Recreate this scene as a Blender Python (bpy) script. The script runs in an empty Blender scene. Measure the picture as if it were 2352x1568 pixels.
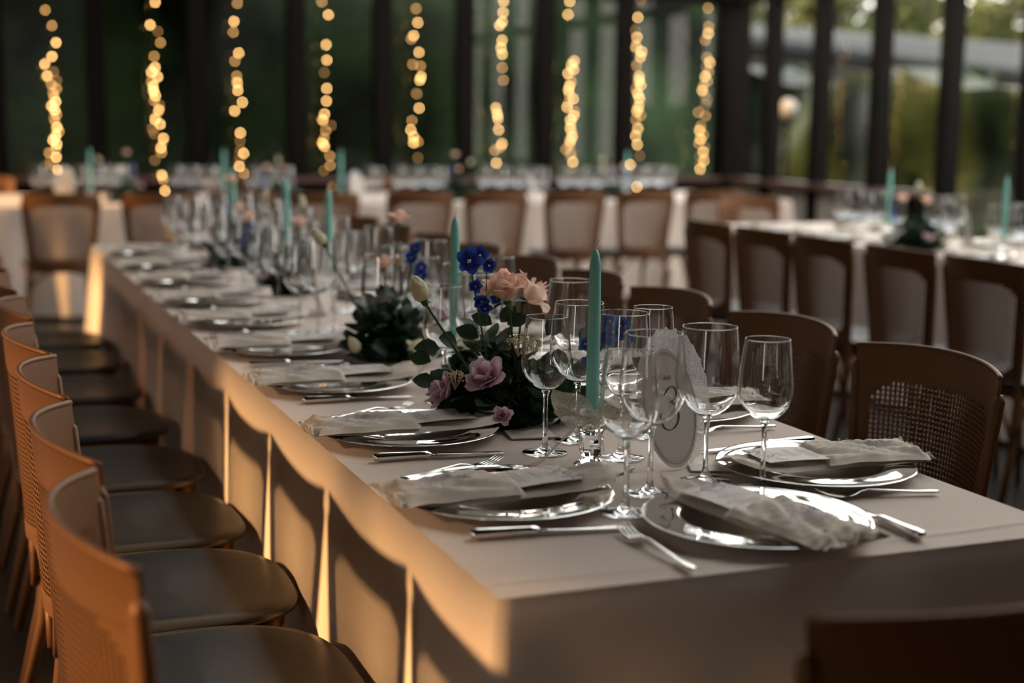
import bpy, math, random
from mathutils import Vector, Matrix
import numpy as np

PI = math.pi
C = bpy.context.scene.collection
S = bpy.context.scene

# ------------------------------------------------------------------ camera
F_PX, CX, CY = 3267.0, 1176.0, 784.0
YAW, PITCH, ROLL = 0.37754, 0.15100, 0.013474
TZ = 0.75                                   # table top height
CAMZ = TZ + 0.56466

def cam_axes():
    cy, sy, cp, sp = math.cos(YAW), math.sin(YAW), math.cos(PITCH), math.sin(PITCH)
    w = Vector((sy*cp, cy*cp, -sp)); r = Vector((cy, -sy, 0)); u = r.cross(w)
    cr, sr = math.cos(ROLL), math.sin(ROLL)
    return r*cr + u*sr, u*cr - r*sr, w
AR, AU, AW = cam_axes()
def ray(px, py): return AW + AR*((px-CX)/F_PX) - AU*((py-CY)/F_PX)
CAMP = Vector((0, 0, CAMZ))
def on_z(px, py, z):
    d = ray(px, py); return CAMP + d*((z-CAMZ)/d.z)
def at_d(px, py, d): return CAMP + ray(px, py)*d
def y_for(px, X):                            # world Y of a thing at world X that shows at column px
    d = ray(px, 400); return X*d.y/d.x
def x_for(px, Y):
    d = ray(px, 400); return Y*d.x/d.y

cam_d = bpy.data.cameras.new('camera'); cam = bpy.data.objects.new('camera', cam_d); C.objects.link(cam)
cam_d.sensor_width = 36; cam_d.lens = F_PX/2352*36; cam_d.clip_start = .05; cam_d.clip_end = 300
m = Matrix.Identity(4)
for i in range(3):
    m[i][0] = AR[i]; m[i][1] = AU[i]; m[i][2] = -AW[i]; m[i][3] = CAMP[i]
cam.matrix_world = m
cam_d.dof.use_dof = True; cam_d.dof.focus_distance = 2.47; cam_d.dof.aperture_fstop = 2.0
S.camera = cam

# ------------------------------------------------------------------ world, sun, exposure
def N(nt, t, **kw):
    n = nt.nodes.new(t)
    for k, v in kw.items():
        if k in n.inputs: n.inputs[k].default_value = v
        else: setattr(n, k, v)
    return n
W = bpy.data.worlds.new('sky'); S.world = W; W.use_nodes = True
nt = W.node_tree; nt.nodes.clear()
tc = N(nt, 'ShaderNodeTexCoord'); sx = N(nt, 'ShaderNodeSeparateXYZ'); nt.links.new(tc.outputs['Generated'], sx.inputs[0])
rp = N(nt, 'ShaderNodeValToRGB'); nt.links.new(sx.outputs['Z'], rp.inputs[0])
e = rp.color_ramp.elements
e[0].position = 0.0; e[0].color = (.74, .70, .66, 1); e[1].position = 1.0; e[1].color = (.26, .29, .33, 1)
x_ = e.new(.18); x_.color = (1.0, .97, .92, 1); x_ = e.new(.45); x_.color = (.74, .73, .71, 1)
bg = N(nt, 'ShaderNodeBackground', Strength=7.7); nt.links.new(rp.outputs[0], bg.inputs[0])
wo = N(nt, 'ShaderNodeOutputWorld'); nt.links.new(bg.outputs[0], wo.inputs[0])

sun_d = bpy.data.lights.new('low_sun', 'SUN'); sun_o = bpy.data.objects.new('low_sun', sun_d); C.objects.link(sun_o)
sun_d.energy = 13.0; sun_d.color = (1, .60, .26); sun_d.angle = math.radians(3.2)
sun_o.rotation_euler = Vector((1, .02, -.46)).to_track_quat('-Z', 'Y').to_euler()
sun_o.location = (-6, 4, 5)

S.view_settings.view_transform = 'Standard'; S.view_settings.look = 'None'
S.view_settings.gamma = 1; S.view_settings.use_curve_mapping = False
S.view_settings.exposure = 0.0
S.cycles.max_bounces = 14; S.cycles.transmission_bounces = 14; S.cycles.glossy_bounces = 6
S.cycles.diffuse_bounces = 3; S.cycles.transparent_max_bounces = 40
S.cycles.sample_clamp_indirect = 6; S.cycles.use_denoising = True; S.cycles.blur_glossy = .3

# ------------------------------------------------------------------ materials
def mat(name, col, rough=.5, metal=0, bump=0, bscale=200, var=0, vscale=6, spec=.5, sheen=0, trans=0, ior=1.45, sub=0, emit=None, es=0, coat=0, wear=0):
    m = bpy.data.materials.new(name); m.use_nodes = True; t = m.node_tree
    p = t.nodes['Principled BSDF']
    p.inputs['Base Color'].default_value = (*col, 1); p.inputs['Roughness'].default_value = rough
    p.inputs['Metallic'].default_value = metal; p.inputs['Specular IOR Level'].default_value = spec
    p.inputs['IOR'].default_value = ior; p.inputs['Transmission Weight'].default_value = trans
    p.inputs['Coat Weight'].default_value = coat
    if sheen: p.inputs['Sheen Weight'].default_value = sheen; p.inputs['Sheen Roughness'].default_value = .5
    if sub: p.inputs['Subsurface Weight'].default_value = sub; p.inputs['Subsurface Radius'].default_value = (.01, .006, .004); p.inputs['Subsurface Scale'].default_value = .5
    if emit: p.inputs['Emission Color'].default_value = (*emit, 1); p.inputs['Emission Strength'].default_value = es
    tc = N(t, 'ShaderNodeTexCoord')
    if bump:
        n = N(t, 'ShaderNodeTexNoise', Scale=bscale, Detail=3.0); t.links.new(tc.outputs['Object'], n.inputs['Vector'])
        b = N(t, 'ShaderNodeBump', Strength=bump, Distance=.002); t.links.new(n.outputs['Fac'], b.inputs['Height'])
        t.links.new(b.outputs[0], p.inputs['Normal'])
    if var:
        n = N(t, 'ShaderNodeTexNoise', Scale=vscale, Detail=4.0); t.links.new(tc.outputs['Object'], n.inputs['Vector'])
        mx = N(t, 'ShaderNodeMix', data_type='RGBA'); t.links.new(n.outputs['Fac'], mx.inputs['Factor'])
        mx.inputs['A'].default_value = (*[c*(1-var) for c in col], 1); mx.inputs['B'].default_value = (*[min(1, c*(1+var)) for c in col], 1)
        t.links.new(mx.outputs['Result'], p.inputs['Base Color'])
    if wear:
        n = N(t, 'ShaderNodeTexNoise', Scale=18.0, Detail=5.0); t.links.new(tc.outputs['Object'], n.inputs['Vector'])
        mr = N(t, 'ShaderNodeMapRange'); mr.inputs['To Min'].default_value = rough; mr.inputs['To Max'].default_value = rough+wear
        t.links.new(n.outputs['Fac'], mr.inputs[0]); t.links.new(mr.outputs[0], p.inputs['Roughness'])
    return m
def thin(name, tint=(1, 1, 1), base=.04, edge=.6, opac=0, col=(.8, .8, .8), blend=.25):
    """thin clear pane: see-through plus a mirror-like reflection that grows toward grazing view"""
    m = bpy.data.materials.new(name); m.use_nodes = True; t = m.node_tree; t.nodes.clear()
    tr = N(t, 'ShaderNodeBsdfTransparent', Color=(*tint, 1)); gl = N(t, 'ShaderNodeBsdfGlossy', Roughness=.01)
    lw = N(t, 'ShaderNodeLayerWeight', Blend=blend); mr = N(t, 'ShaderNodeMapRange')
    mr.inputs['To Min'].default_value = base; mr.inputs['To Max'].default_value = edge
    t.links.new(lw.outputs['Fresnel'], mr.inputs[0])
    mx = N(t, 'ShaderNodeMixShader'); t.links.new(mr.outputs[0], mx.inputs[0])
    t.links.new(tr.outputs[0], mx.inputs[1]); t.links.new(gl.outputs[0], mx.inputs[2])
    last = mx
    if opac:
        df = N(t, 'ShaderNodeBsdfDiffuse', Color=(*col, 1)); m2 = N(t, 'ShaderNodeMixShader'); m2.inputs[0].default_value = opac
        t.links.new(mx.outputs[0], m2.inputs[1]); t.links.new(df.outputs[0], m2.inputs[2]); last = m2
    o = N(t, 'ShaderNodeOutputMaterial'); t.links.new(last.outputs[0], o.inputs[0]); return m
def sheer(name, col, opac, holes=0, hscale=90):
    """net or lace: cloth with see-through gaps"""
    m = bpy.data.materials.new(name); m.use_nodes = True; t = m.node_tree; t.nodes.clear()
    tr = N(t, 'ShaderNodeBsdfTransparent'); df = N(t, 'ShaderNodeBsdfDiffuse', Color=(*col, 1)); tl = N(t, 'ShaderNodeBsdfTranslucent', Color=(*col, 1))
    m1 = N(t, 'ShaderNodeMixShader'); m1.inputs[0].default_value = .4; t.links.new(df.outputs[0], m1.inputs[1]); t.links.new(tl.outputs[0], m1.inputs[2])
    m2 = N(t, 'ShaderNodeMixShader'); m2.inputs[0].default_value = opac; t.links.new(tr.outputs[0], m2.inputs[1]); t.links.new(m1.outputs[0], m2.inputs[2])
    if holes:
        tc = N(t, 'ShaderNodeTexCoord'); v = N(t, 'ShaderNodeTexVoronoi', Scale=hscale, feature='DISTANCE_TO_EDGE'); t.links.new(tc.outputs['Object'], v.inputs['Vector'])
        mr = N(t, 'ShaderNodeMapRange'); mr.inputs['From Min'].default_value = .06; mr.inputs['From Max'].default_value = .22
        mr.inputs['To Min'].default_value = min(1, opac+.3); mr.inputs['To Max'].default_value = max(0, opac-holes)
        t.links.new(v.outputs['Distance'], mr.inputs[0]); t.links.new(mr.outputs[0], m2.inputs[0])
    o = N(t, 'ShaderNodeOutputMaterial'); t.links.new(m2.outputs[0], o.inputs[0]); return m
def clear(name, ior=1.5, col=(1, 1, 1)):
    m = bpy.data.materials.new(name); m.use_nodes = True; t = m.node_tree; t.nodes.clear()
    g = N(t, 'ShaderNodeBsdfGlass', Roughness=0.0, IOR=ior, Color=(*col, 1)); o = N(t, 'ShaderNodeOutputMaterial'); t.links.new(g.outputs[0], o.inputs[0]); return m
def petal_mat(name, c_in, c_out, soft=.35, pos=.55):
    """petal: colour runs from base to lip along the petal (generated by its own attribute)"""
    m = bpy.data.materials.new(name); m.use_nodes = True; t = m.node_tree; p = t.nodes['Principled BSDF']
    at = N(t, 'ShaderNodeAttribute', attribute_name='along'); r = N(t, 'ShaderNodeValToRGB')
    r.color_ramp.elements[0].color = (*c_in, 1); r.color_ramp.elements[0].position = pos
    r.color_ramp.elements[1].color = (*c_out, 1); r.color_ramp.elements[1].position = 1.0
    t.links.new(at.outputs['Fac'], r.inputs[0]); t.links.new(r.outputs[0], p.inputs['Base Color'])
    p.inputs['Roughness'].default_value = .6; p.inputs['Specular IOR Level'].default_value = .2
    tl = N(t, 'ShaderNodeBsdfTranslucent'); t.links.new(r.outputs[0], tl.inputs[0])
    mx = N(t, 'ShaderNodeMixShader'); mx.inputs[0].default_value = soft
    t.links.new(p.outputs[0], mx.inputs[1]); t.links.new(tl.outputs[0], mx.inputs[2]); t.links.new(mx.outputs[0], t.nodes['Material Output'].inputs[0]); return m
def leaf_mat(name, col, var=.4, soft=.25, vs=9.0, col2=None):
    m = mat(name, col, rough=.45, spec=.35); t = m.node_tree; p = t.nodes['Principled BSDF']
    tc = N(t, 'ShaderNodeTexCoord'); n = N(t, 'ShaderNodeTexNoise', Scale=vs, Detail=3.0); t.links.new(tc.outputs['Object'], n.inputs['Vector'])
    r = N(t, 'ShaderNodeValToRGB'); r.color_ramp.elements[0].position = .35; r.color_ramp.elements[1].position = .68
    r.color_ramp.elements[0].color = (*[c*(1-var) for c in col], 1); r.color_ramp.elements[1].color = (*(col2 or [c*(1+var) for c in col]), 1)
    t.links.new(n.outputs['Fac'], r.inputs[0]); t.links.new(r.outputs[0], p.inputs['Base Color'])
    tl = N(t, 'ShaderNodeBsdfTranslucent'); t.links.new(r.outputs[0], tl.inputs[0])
    mx = N(t, 'ShaderNodeMixShader'); mx.inputs[0].default_value = soft
    t.links.new(p.outputs[0], mx.inputs[1]); t.links.new(tl.outputs[0], mx.inputs[2]); t.links.new(mx.outputs[0], t.nodes['Material Output'].inputs[0]); return m

M = dict(
    cloth=mat('ivory_cloth', (.57, .455, .385), rough=.85, bump=.12, bscale=900, var=.05, vscale=3, spec=.15, sheen=.15),
    napkin=mat('linen', (.62, .52, .43), rough=.9, bump=.15, bscale=700, var=.04, spec=.1, sheen=.1),
    paper=mat('paper', (.60, .52, .455), rough=.6, spec=.3, var=.02),
    ink=mat('ink', (.05, .055, .09), rough=.6), ink2=mat('pale_ink', (.22, .22, .27), rough=.7),
    thread=mat('blue_grey_thread', (.20, .20, .27), rough=.8),
    silver=mat('polished_silver', (.90, .885, .85), rough=.025, metal=1, wear=.05),
    steel=mat('steel', (.78, .76, .72), rough=.10, metal=1, wear=.08),
    chair=mat('bronze_resin', (.135, .056, .020), rough=.5, metal=.3, spec=.35, bump=.03, bscale=500),
    seat=mat('dark_seat', (.028, .027, .027), rough=.30, spec=.6, bump=.02, bscale=400, wear=.10),
    glass=clear('crystal', 1.5), bowl=thin('wine_glass', base=.15, edge=.9, blend=.2),
    pane=thin('window_pane', tint=(.92, .92, .90), base=.02, edge=.45, blend=.12),
    sun_dimmer=thin('sun_dimming_pane', tint=(.20, .17, .15), base=.02, edge=.3, blend=.12),  # added pane colour that only weakens the sun
    roofglass=thin('roof_glass', tint=(.90, .91, .90), base=.02, edge=.6, blend=.12),
    wax=mat('teal_wax', (.26, .60, .53), rough=.38, sub=.6, spec=.4), wick=mat('wick', (.75, .68, .5), rough=.9),
    tulle=sheer('tulle', (.80, .72, .60), .40, holes=.15, hscale=900), lace=sheer('lace', (.86, .82, .80), .55, holes=.4, hscale=300),
    frame=mat('dark_timber', (.0045, .003, .0025), rough=.6, var=.3, spec=.08), cream=mat('cream_plaster', (.28, .245, .20), rough=.9, var=.05),
    sill=mat('reddish_sill', (.10, .05, .04), rough=.4), ceil=mat('brown_ceiling', (.03, .012, .005), rough=.55, var=.3),
    floor=mat('floor_tile', (.030, .024, .020), rough=.3, var=.25, vscale=3), wood=mat('table_wood', (.25, .15, .08), rough=.5, var=.3),
    bulb2=mat('dimmer_led', (1, .8, .5), emit=(1, .50, .15), es=12), bulb3=mat('faint_led', (1, .8, .5), emit=(1, .46, .12), es=4.5),
    wire=mat('wire', (.05, .04, .03), rough=.5), bulb=mat('warm_led', (1, .8, .5), emit=(1, .56, .19), es=30),
    globe=mat('white_globe', (.30, .28, .25), rough=.4, sub=0), metalroof=mat('sheet_metal_roof', (.017, .020, .0235), rough=.75, metal=0, spec=.15, var=.15, vscale=.6),
    wallx=mat('stone_wall', (.012, .011, .008), rough=.9, var=.3, vscale=2), ground=mat('lawn', (.010, .015, .006), rough=.95, var=.5, vscale=2),
    leaf=leaf_mat('dark_leaf', (.022, .045, .022)), leaf2=leaf_mat('sage_leaf', (.12, .17, .12), vs=30), stem=leaf_mat('green_stem', (.07, .12, .04)),
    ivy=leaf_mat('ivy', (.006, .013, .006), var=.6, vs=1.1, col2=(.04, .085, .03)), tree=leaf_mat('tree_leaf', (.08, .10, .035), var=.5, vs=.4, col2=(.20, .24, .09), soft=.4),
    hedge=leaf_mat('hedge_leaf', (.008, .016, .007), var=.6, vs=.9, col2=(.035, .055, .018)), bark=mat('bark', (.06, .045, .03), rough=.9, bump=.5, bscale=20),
    pink=petal_mat('peach_petal', (.95, .70, .54), (.90, .47, .42), .5, .84), pale=petal_mat('pale_peach_petal', (.95, .74, .60), (.92, .60, .52), .4, .84),
    white=petal_mat('cream_petal', (.88, .80, .58), (.92, .86, .70), .45), blue=petal_mat('blue_petal', (.018, .03, .24), (.04, .13, .45), .2),
    mauve=petal_mat('mauve_petal', (.55, .32, .42), (.74, .52, .55)), seed=mat('dried_umbel', (.55, .42, .24), rough=.9),
)

# ------------------------------------------------------------------ mesh helpers
def link(name, me, m, parent=None, smooth=False):
    me.materials.clear()
    for x in (m if isinstance(m, (list, tuple)) else [m]): me.materials.append(x)
    if smooth: me.polygons.foreach_set('use_smooth', [True]*len(me.polygons))
    o = bpy.data.objects.new(name, me); C.objects.link(o)
    if parent: o.parent = parent
    return o
class MB:
    def __init__(s): s.v = []; s.f = []; s.a = []; s.mi = []
    def add(s, v, f, a=None, mi=0):
        n = len(s.v); s.v += [tuple(p) for p in v]; s.f += [tuple(i+n for i in q) for q in f]
        s.a += list(a) if a is not None else [0.0]*len(v); s.mi += [mi]*len(f); return s
    def build(s, name, m, parent=None, smooth=True, attr=False):
        me = bpy.data.meshes.new(name); me.from_pydata(s.v, [], s.f); me.update()
        if attr:
            at = me.attributes.new('along', 'FLOAT', 'POINT'); at.data.foreach_set('value', s.a)
        if any(s.mi): me.polygons.foreach_set('material_index', s.mi)
        return link(name, me, m, parent, smooth)
def xf(v, M4): return [tuple(M4 @ Vector(p)) for p in v]
def g_box(x0, x1, y0, y1, z0, z1):
    v = [(x, y, z) for x in (x0, x1) for y in (y0, y1) for z in (z0, z1)]
    return v, [(0, 1, 3, 2), (4, 6, 7, 5), (0, 4, 5, 1), (2, 3, 7, 6), (0, 2, 6, 4), (1, 5, 7, 3)]
def g_tube(pts, rad, seg=8, cap=True):
    pts = [Vector(p) for p in pts]; n = len(pts)
    rad = rad if isinstance(rad, (list, tuple)) else [rad]*n
    v = []; f = []; up = None
    for i, p in enumerate(pts):
        t = (pts[min(i+1, n-1)]-pts[max(i-1, 0)]).normalized()
        if up is None: up = Vector((0, 0, 1)) if abs(t.z) < .9 else Vector((1, 0, 0))
        a = t.cross(up).normalized(); b = a.cross(t).normalized(); up = b
        for k in range(seg):
            th = 2*PI*k/seg; v.append(tuple(p+a*math.cos(th)*rad[i]+b*math.sin(th)*rad[i]))
    for i in range(n-1):
        for k in range(seg):
            k2 = (k+1) % seg; f.append((i*seg+k, i*seg+k2, (i+1)*seg+k2, (i+1)*seg+k))
    if cap: f.append(tuple(range(seg))[::-1]); f.append(tuple((n-1)*seg+k for k in range(seg)))
    return v, f
def g_lathe(prof, seg=32, close=False):
    v = []; f = []; n = len(prof); idx = []
    for r, z in prof:
        if r < 1e-6: idx.append([len(v)]*seg); v.append((0, 0, z))
        else:
            b = len(v); idx.append([b+k for k in range(seg)])
            v += [(r*math.cos(2*PI*k/seg), r*math.sin(2*PI*k/seg), z) for k in range(seg)]
    for i in range(n if close else n-1):
        A = idx[i]; B = idx[(i+1) % n]
        for k in range(seg):
            k2 = (k+1) % seg; q = [A[k], A[k2], B[k2], B[k]]; q = [x for j, x in enumerate(q) if x != q[j-1]]
            if len(q) >= 3: f.append(tuple(q))
    return v, f
def g_loft(secs, seg=12):
    """secs: (x, y, z, half_y, half_z, power)"""
    v = []; f = []
    for s in secs:
        x, y, z, a, b = s[:5]
        for k in range(seg):
            th = 2*PI*k/seg; c, d = math.cos(th), math.sin(th)
            v.append((x, y+a*math.copysign(abs(c)**.8, c), z+b*math.copysign(abs(d)**.8, d)))
    n = len(secs)
    for i in range(n-1):
        for k in range(seg):
            k2 = (k+1) % seg; f.append((i*seg+k, (i+1)*seg+k, (i+1)*seg+k2, i*seg+k2))
    f.append(tuple(range(seg))); f.append(tuple((n-1)*seg+k for k in range(seg))[::-1])
    return v, f
def g_grid(fn, nu, nv, skip=None):
    """open surface fn(u,v) with u,v in 0..1"""
    v = [tuple(fn(i/nu, j/nv)) for j in range(nv+1) for i in range(nu+1)]; w = nu+1
    f = [(j*w+i, j*w+i+1, (j+1)*w+i+1, (j+1)*w+i) for j in range(nv) for i in range(nu) if not (skip and skip(i, j))]
    return v, f
def g_thick(us, vs, fn, th, skip=None):
    """shell of thickness th over parameter lines us, vs; cells (i,j) for which skip is true are open holes"""
    nu, nv = len(us)-1, len(vs)-1; w = nu+1; e = 1e-4
    P = [[Vector(fn(u, v)) for u in us] for v in vs]
    Nn = [[((Vector(fn(u+e, v))-Vector(fn(u-e, v))).cross(Vector(fn(u, v+e))-Vector(fn(u, v-e)))).normalized() for u in us] for v in vs]
    t = th if callable(th) else (lambda u, v: th)
    A = [tuple(P[j][i]+Nn[j][i]*t(us[i], vs[j])*.5) for j in range(nv+1) for i in range(nu+1)]
    B = [tuple(P[j][i]-Nn[j][i]*t(us[i], vs[j])*.5) for j in range(nv+1) for i in range(nu+1)]
    n = len(A); f = []
    op = lambda i, j: i < 0 or j < 0 or i >= nu or j >= nv or (skip is not None and skip(i, j))
    for j in range(nv):
        for i in range(nu):
            if op(i, j): continue
            a, b, c, d = j*w+i, j*w+i+1, (j+1)*w+i+1, (j+1)*w+i
            f.append((a, b, c, d)); f.append((n+d, n+c, n+b, n+a))
            if op(i, j-1): f.append((b, a, n+a, n+b))
            if op(i, j+1): f.append((d, c, n+c, n+d))
            if op(i-1, j): f.append((a, d, n+d, n+a))
            if op(i+1, j): f.append((c, b, n+b, n+c))
    return A+B, f
def g_ribbon(pts, width, up=(0, 0, 1), th=.0006):
    """flat pen stroke along pts; width per point"""
    pts = [Vector(p) for p in pts]; up = Vector(up); v = []; f = []; n = len(pts)
    for i, p in enumerate(pts):
        t = (pts[min(i+1, n-1)]-pts[max(i-1, 0)]); s = t.cross(up)
        s = s.normalized() if s.length > 1e-9 else Vector((1, 0, 0))
        w = width[i] if isinstance(width, (list, tuple)) else width
        v += [tuple(p-s*w/2), tuple(p+s*w/2)]
    f = [(2*i, 2*i+1, 2*i+3, 2*i+2) for i in range(n-1)]
    return v, f

# ------------------------------------------------------------------ scene helpers
def tag(o, label, cat, group=None, kind=None):
    o['label'] = label; o['category'] = cat
    if group: o['group'] = group
    if kind: o['kind'] = kind
    return o
def thing(name, label, cat, loc=(0, 0, 0), rz=0, group=None):
    o = bpy.data.objects.new(name, None); C.objects.link(o); o.location = loc; o.rotation_euler = (0, 0, rz)
    o.empty_display_size = .05; return tag(o, label, cat, group)
def struct(o): o['kind'] = 'structure'; return o
KIDS = {}
def kids(o):
    return [c for c in o.children]
def dup(root, loc, rz, label, group=None, scale=None, mats=None):
    r = root.copy(); C.objects.link(r); r.location = loc; r.rotation_euler = (0, 0, rz); r['label'] = label
    if group: r['group'] = group
    if scale: r.scale = (scale,)*3
    def rec(src, dst):
        for ch in kids(src):
            c = ch.copy(); C.objects.link(c); c.parent = dst; rec(ch, c)
    rec(root, r); return r
class Proto:
    """first use moves the source itself, later uses copy it with its parts"""
    def __init__(s, root): s.root = root; s.used = False
    def put(s, loc, rz, label, group=None, scale=None):
        if not s.used:
            s.used = True; r = s.root; r.location = loc; r.rotation_euler = (0, 0, rz); r['label'] = label
            if group: r['group'] = group
            if scale: r.scale = (scale,)*3
            return r
        return dup(s.root, loc, rz, label, group, scale)
ORD = ['nearest', 'second', 'third', 'fourth', 'fifth', 'sixth', 'seventh', 'eighth', 'ninth', 'tenth', 'eleventh', 'twelfth']
R = random.Random(7)

# ------------------------------------------------------------------ the room
XL, XR, YB, YF, ZC = -4.0, 7.25, 12.5, -3.5, 3.95
SILL = .79
def sbox(name, m, *b): return struct(MB().add(*g_box(*b)).build(name, M[m], smooth=False))
sbox('floor', 'floor', XL-.1, XR+.1, YF-.1, YB+.1, -.1, 0)
XG, YG = 2.1, 0.6                           # the roof is glazed right of XG and beyond YG
sbox('ceiling', 'ceil', XL-.2, XR+.2, YF-.2, YG, ZC, ZC+.12)
sbox('ceiling_left', 'ceil', XL-.2, XG, YG, YB+.15, ZC, ZC+.12)
sbox('wall_back_upper', 'ceil', XL, XG, YB, YB+.12, 2.60, ZC)
sbox('wall_front', 'ceil', XL-.1, XR+.1, YF-.12, YF, 0, ZC)
sbox('wall_back', 'frame', XL-.1, XR+.1, YB, YB+.14, 0, SILL)
sbox('wall_right', 'cream', XR, XR+.14, 10.35, YB, 0, SILL)
sbox('wall_right_near', 'ceil', XR-.02, XR+.14, YF, 4.2, 0, ZC)  # unseen; put in solid to keep side light off the cloth front
sbox('trim_1', 'sill', XL, XR, YB-.10, YB+.02, SILL, SILL+.045)          # back sill
sbox('trim_2', 'sill', XR-.10, XR+.02, 9.2, YB-.1, SILL, SILL+.045)      # right sill
sbox('trim_3', 'frame', XR-.03, XR+.10, 9.2, 10.35, 0, SILL)             # dark panel under the right sill
sbox('trim_4', 'frame', XL, XR, YB-.02, YB+.10, 2.50, 2.60)              # back transom
sbox('trim_5', 'frame', XR-.02, XR+.10, YF, YB, 2.50, 2.60)              # right transom
sbox('trim_6', 'frame', XL, XR+.1, YB-.03, YB+.12, ZC-.06, ZC+.08)
sbox('trim_7', 'frame', XR-.03, XR+.12, YG, YB, ZC-.06, ZC+.08)
sbox('trim_8', 'frame', XR-.12, XR+.14, YB-.12, YB+.14, 0, ZC)           # corner post
tn = 9; wn = 1
bx = [x_for(p, YB) for p in (228, 457, 683, 880, 1068, 1250, 1432)]
bx = [bx[0]-.8*k for k in (5, 4, 3, 2, 1)] + bx
for x in bx:
    sbox('trim_%d' % tn, 'frame', x-.075, x+.075, YB-.04, YB+.10, 0, ZC); tn += 1
edges = [XL]+bx+[XR]
for a, b in zip(edges[:-1], edges[1:]):
    sbox('window_%d' % wn, 'pane', a, b, YB+.03, YB+.036, SILL, ZC); wn += 1
ry = [11.78, 10.97, 10.09, 9.19, 8.28, 7.38, 6.48, 5.58, 4.2, 2.8, 1.4, 0, -1.4, -2.8]
for y in ry:
    sbox('trim_%d' % tn, 'frame', XR-.04, XR+.10, y-.06, y+.06, 0, ZC); tn += 1
edges = [YB]+ry+[YF]
for a, b in [q for q in zip(edges[:-1], edges[1:]) if q[1] > 4]:
    sbox('window_%d' % wn, 'pane', XR+.03, XR+.036, b, a, SILL if a > 9.3 else .02, ZC); wn += 1
# glazed roof over the far half
for i, x in enumerate([XG]+[q for q in bx[::2] if q > XG+.3]+[XR]):
    sbox('trim_%d' % tn, 'frame', x-.05, x+.05, YG, YB, ZC, ZC+.10); tn += 1
for y in (5.2, 7.6, 10.0):
    sbox('trim_%d' % tn, 'frame', XG, XR, y-.05, y+.05, ZC-.02, ZC+.08); tn += 1
sbox('window_%d' % wn, 'roofglass', XG, XR, YG, YB, ZC+.10, ZC+.106); wn += 1
# left wall: windows under an unseen header, its heights stepped to shape the sun patches
sbox('wall_left', 'ceil', XL-.12, XL, YF, YB, 0, .75)
sbox('window_left_tinted', 'sun_dimmer', XL-.05, XL-.044, 3.3, 6.1, .75, 2.87)  # added, unseen: weakens the sun on the farther stretch of cloth
sbox('wall_left_header', 'ceil', XL-.12, XL, 3.3, 6.1, 2.87, ZC)
for (a, b, h) in ((YF, 1.42, 2.88), (1.42, 3.3, 2.83), (6.1, 8.2, 2.87), (8.2, YB, 3.25)):
    sbox('trim_%d' % tn, 'ceil', XL-.12, XL, a, b, h, ZC); tn += 1
    sbox('window_%d' % wn, 'pane', XL-.04, XL-.034, a, b, .75, h); wn += 1
y = YF
while y < YB:
    if not 3.2 < y < 6.15: sbox('trim_%d' % tn, 'frame', XL-.12, XL, y-.045, y+.045, .75, ZC); tn += 1
    y += 1.12

# ------------------------------------------------------------------ outside
sbox('ground_outside', 'ground', -40, 70, -30, 90, -.3, -.12)['kind'] = 'structure'
def leaf_cloud(mb, n, fn, size, seed, flat=.5):
    rr = random.Random(seed)
    for _ in range(n):
        c = Vector(fn(rr)); s = size*rr.uniform(.6, 1.4)
        a = Vector((rr.gauss(0, 1), rr.gauss(0, 1), rr.gauss(0, 1))).normalized()
        b = a.orthogonal().normalized(); b = (Matrix.Rotation(rr.uniform(0, 6.28), 3, a) @ b); k = a.cross(b)
        mb.add([c-b*s, c-k*s*.5+a*s*.15, c+b*s, c+k*s*.5+a*s*.15], [(0, 1, 2, 3)])
def hedge(name, label, cat, m, x0, x1, y0, y1, h, n, size, seed, bulge=.5, h2=None):
    h2 = h2 or h
    mb = MB(); L = Vector((x1-x0, y1-y0, 0)); nrm = Vector((-L.y, L.x, 0)).normalized()
    def surf(u, v): 
        d = bulge*(.5*math.sin(u*L.length*1.3+seed)+.35*math.sin(u*L.length*3.1+v*4)+.3*math.sin(v*7+u*L.length*.7))
        return Vector((x0, y0, 0))+L*u+nrm*d+Vector((0, 0, -.1+v*(h+(h2-h)*u)*(1+.06*math.sin(u*L.length*1.7)+.03*math.sin(u*L.length*5))))
    v, f = g_grid(surf, 60, 14); mb.add(v, f)
    back = [tuple(Vector(p)+nrm*.9) for p in v]; mb.add(back, [q[::-1] for q in f])
    w = 61; mb.add([v[14*w+i] for i in range(w)]+[back[14*w+i] for i in range(w)], [(i, i+1, w+i+1, w+i) for i in range(60)])
    leaf_cloud(mb, n, lambda r: surf(r.random(), r.random()**.8)+nrm*r.uniform(-.28, .12)*1.2 if True else 0, size, seed)
    return tag(mb.build(name, M[m], smooth=False), label, cat)
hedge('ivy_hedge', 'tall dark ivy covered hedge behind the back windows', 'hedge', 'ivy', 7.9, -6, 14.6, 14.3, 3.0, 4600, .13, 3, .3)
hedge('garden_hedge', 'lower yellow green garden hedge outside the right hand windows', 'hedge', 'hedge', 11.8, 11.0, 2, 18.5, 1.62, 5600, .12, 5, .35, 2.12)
hedge('sky_block_hedge', 'unseen hedge added on the left to block sky light', 'hedge', 'ivy', -12, -12, -10, 22, 5.6, 2500, .2, 8, .15)  # added out of view: hides the left sky, lets the low sun over
sbox('trim_%d' % tn, 'ceil', XL-.2, 2.4, YB+.14, YB+2.9, 3.0, 3.1); tn += 1      # unseen slab added to shade the greenery behind the left windows
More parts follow.
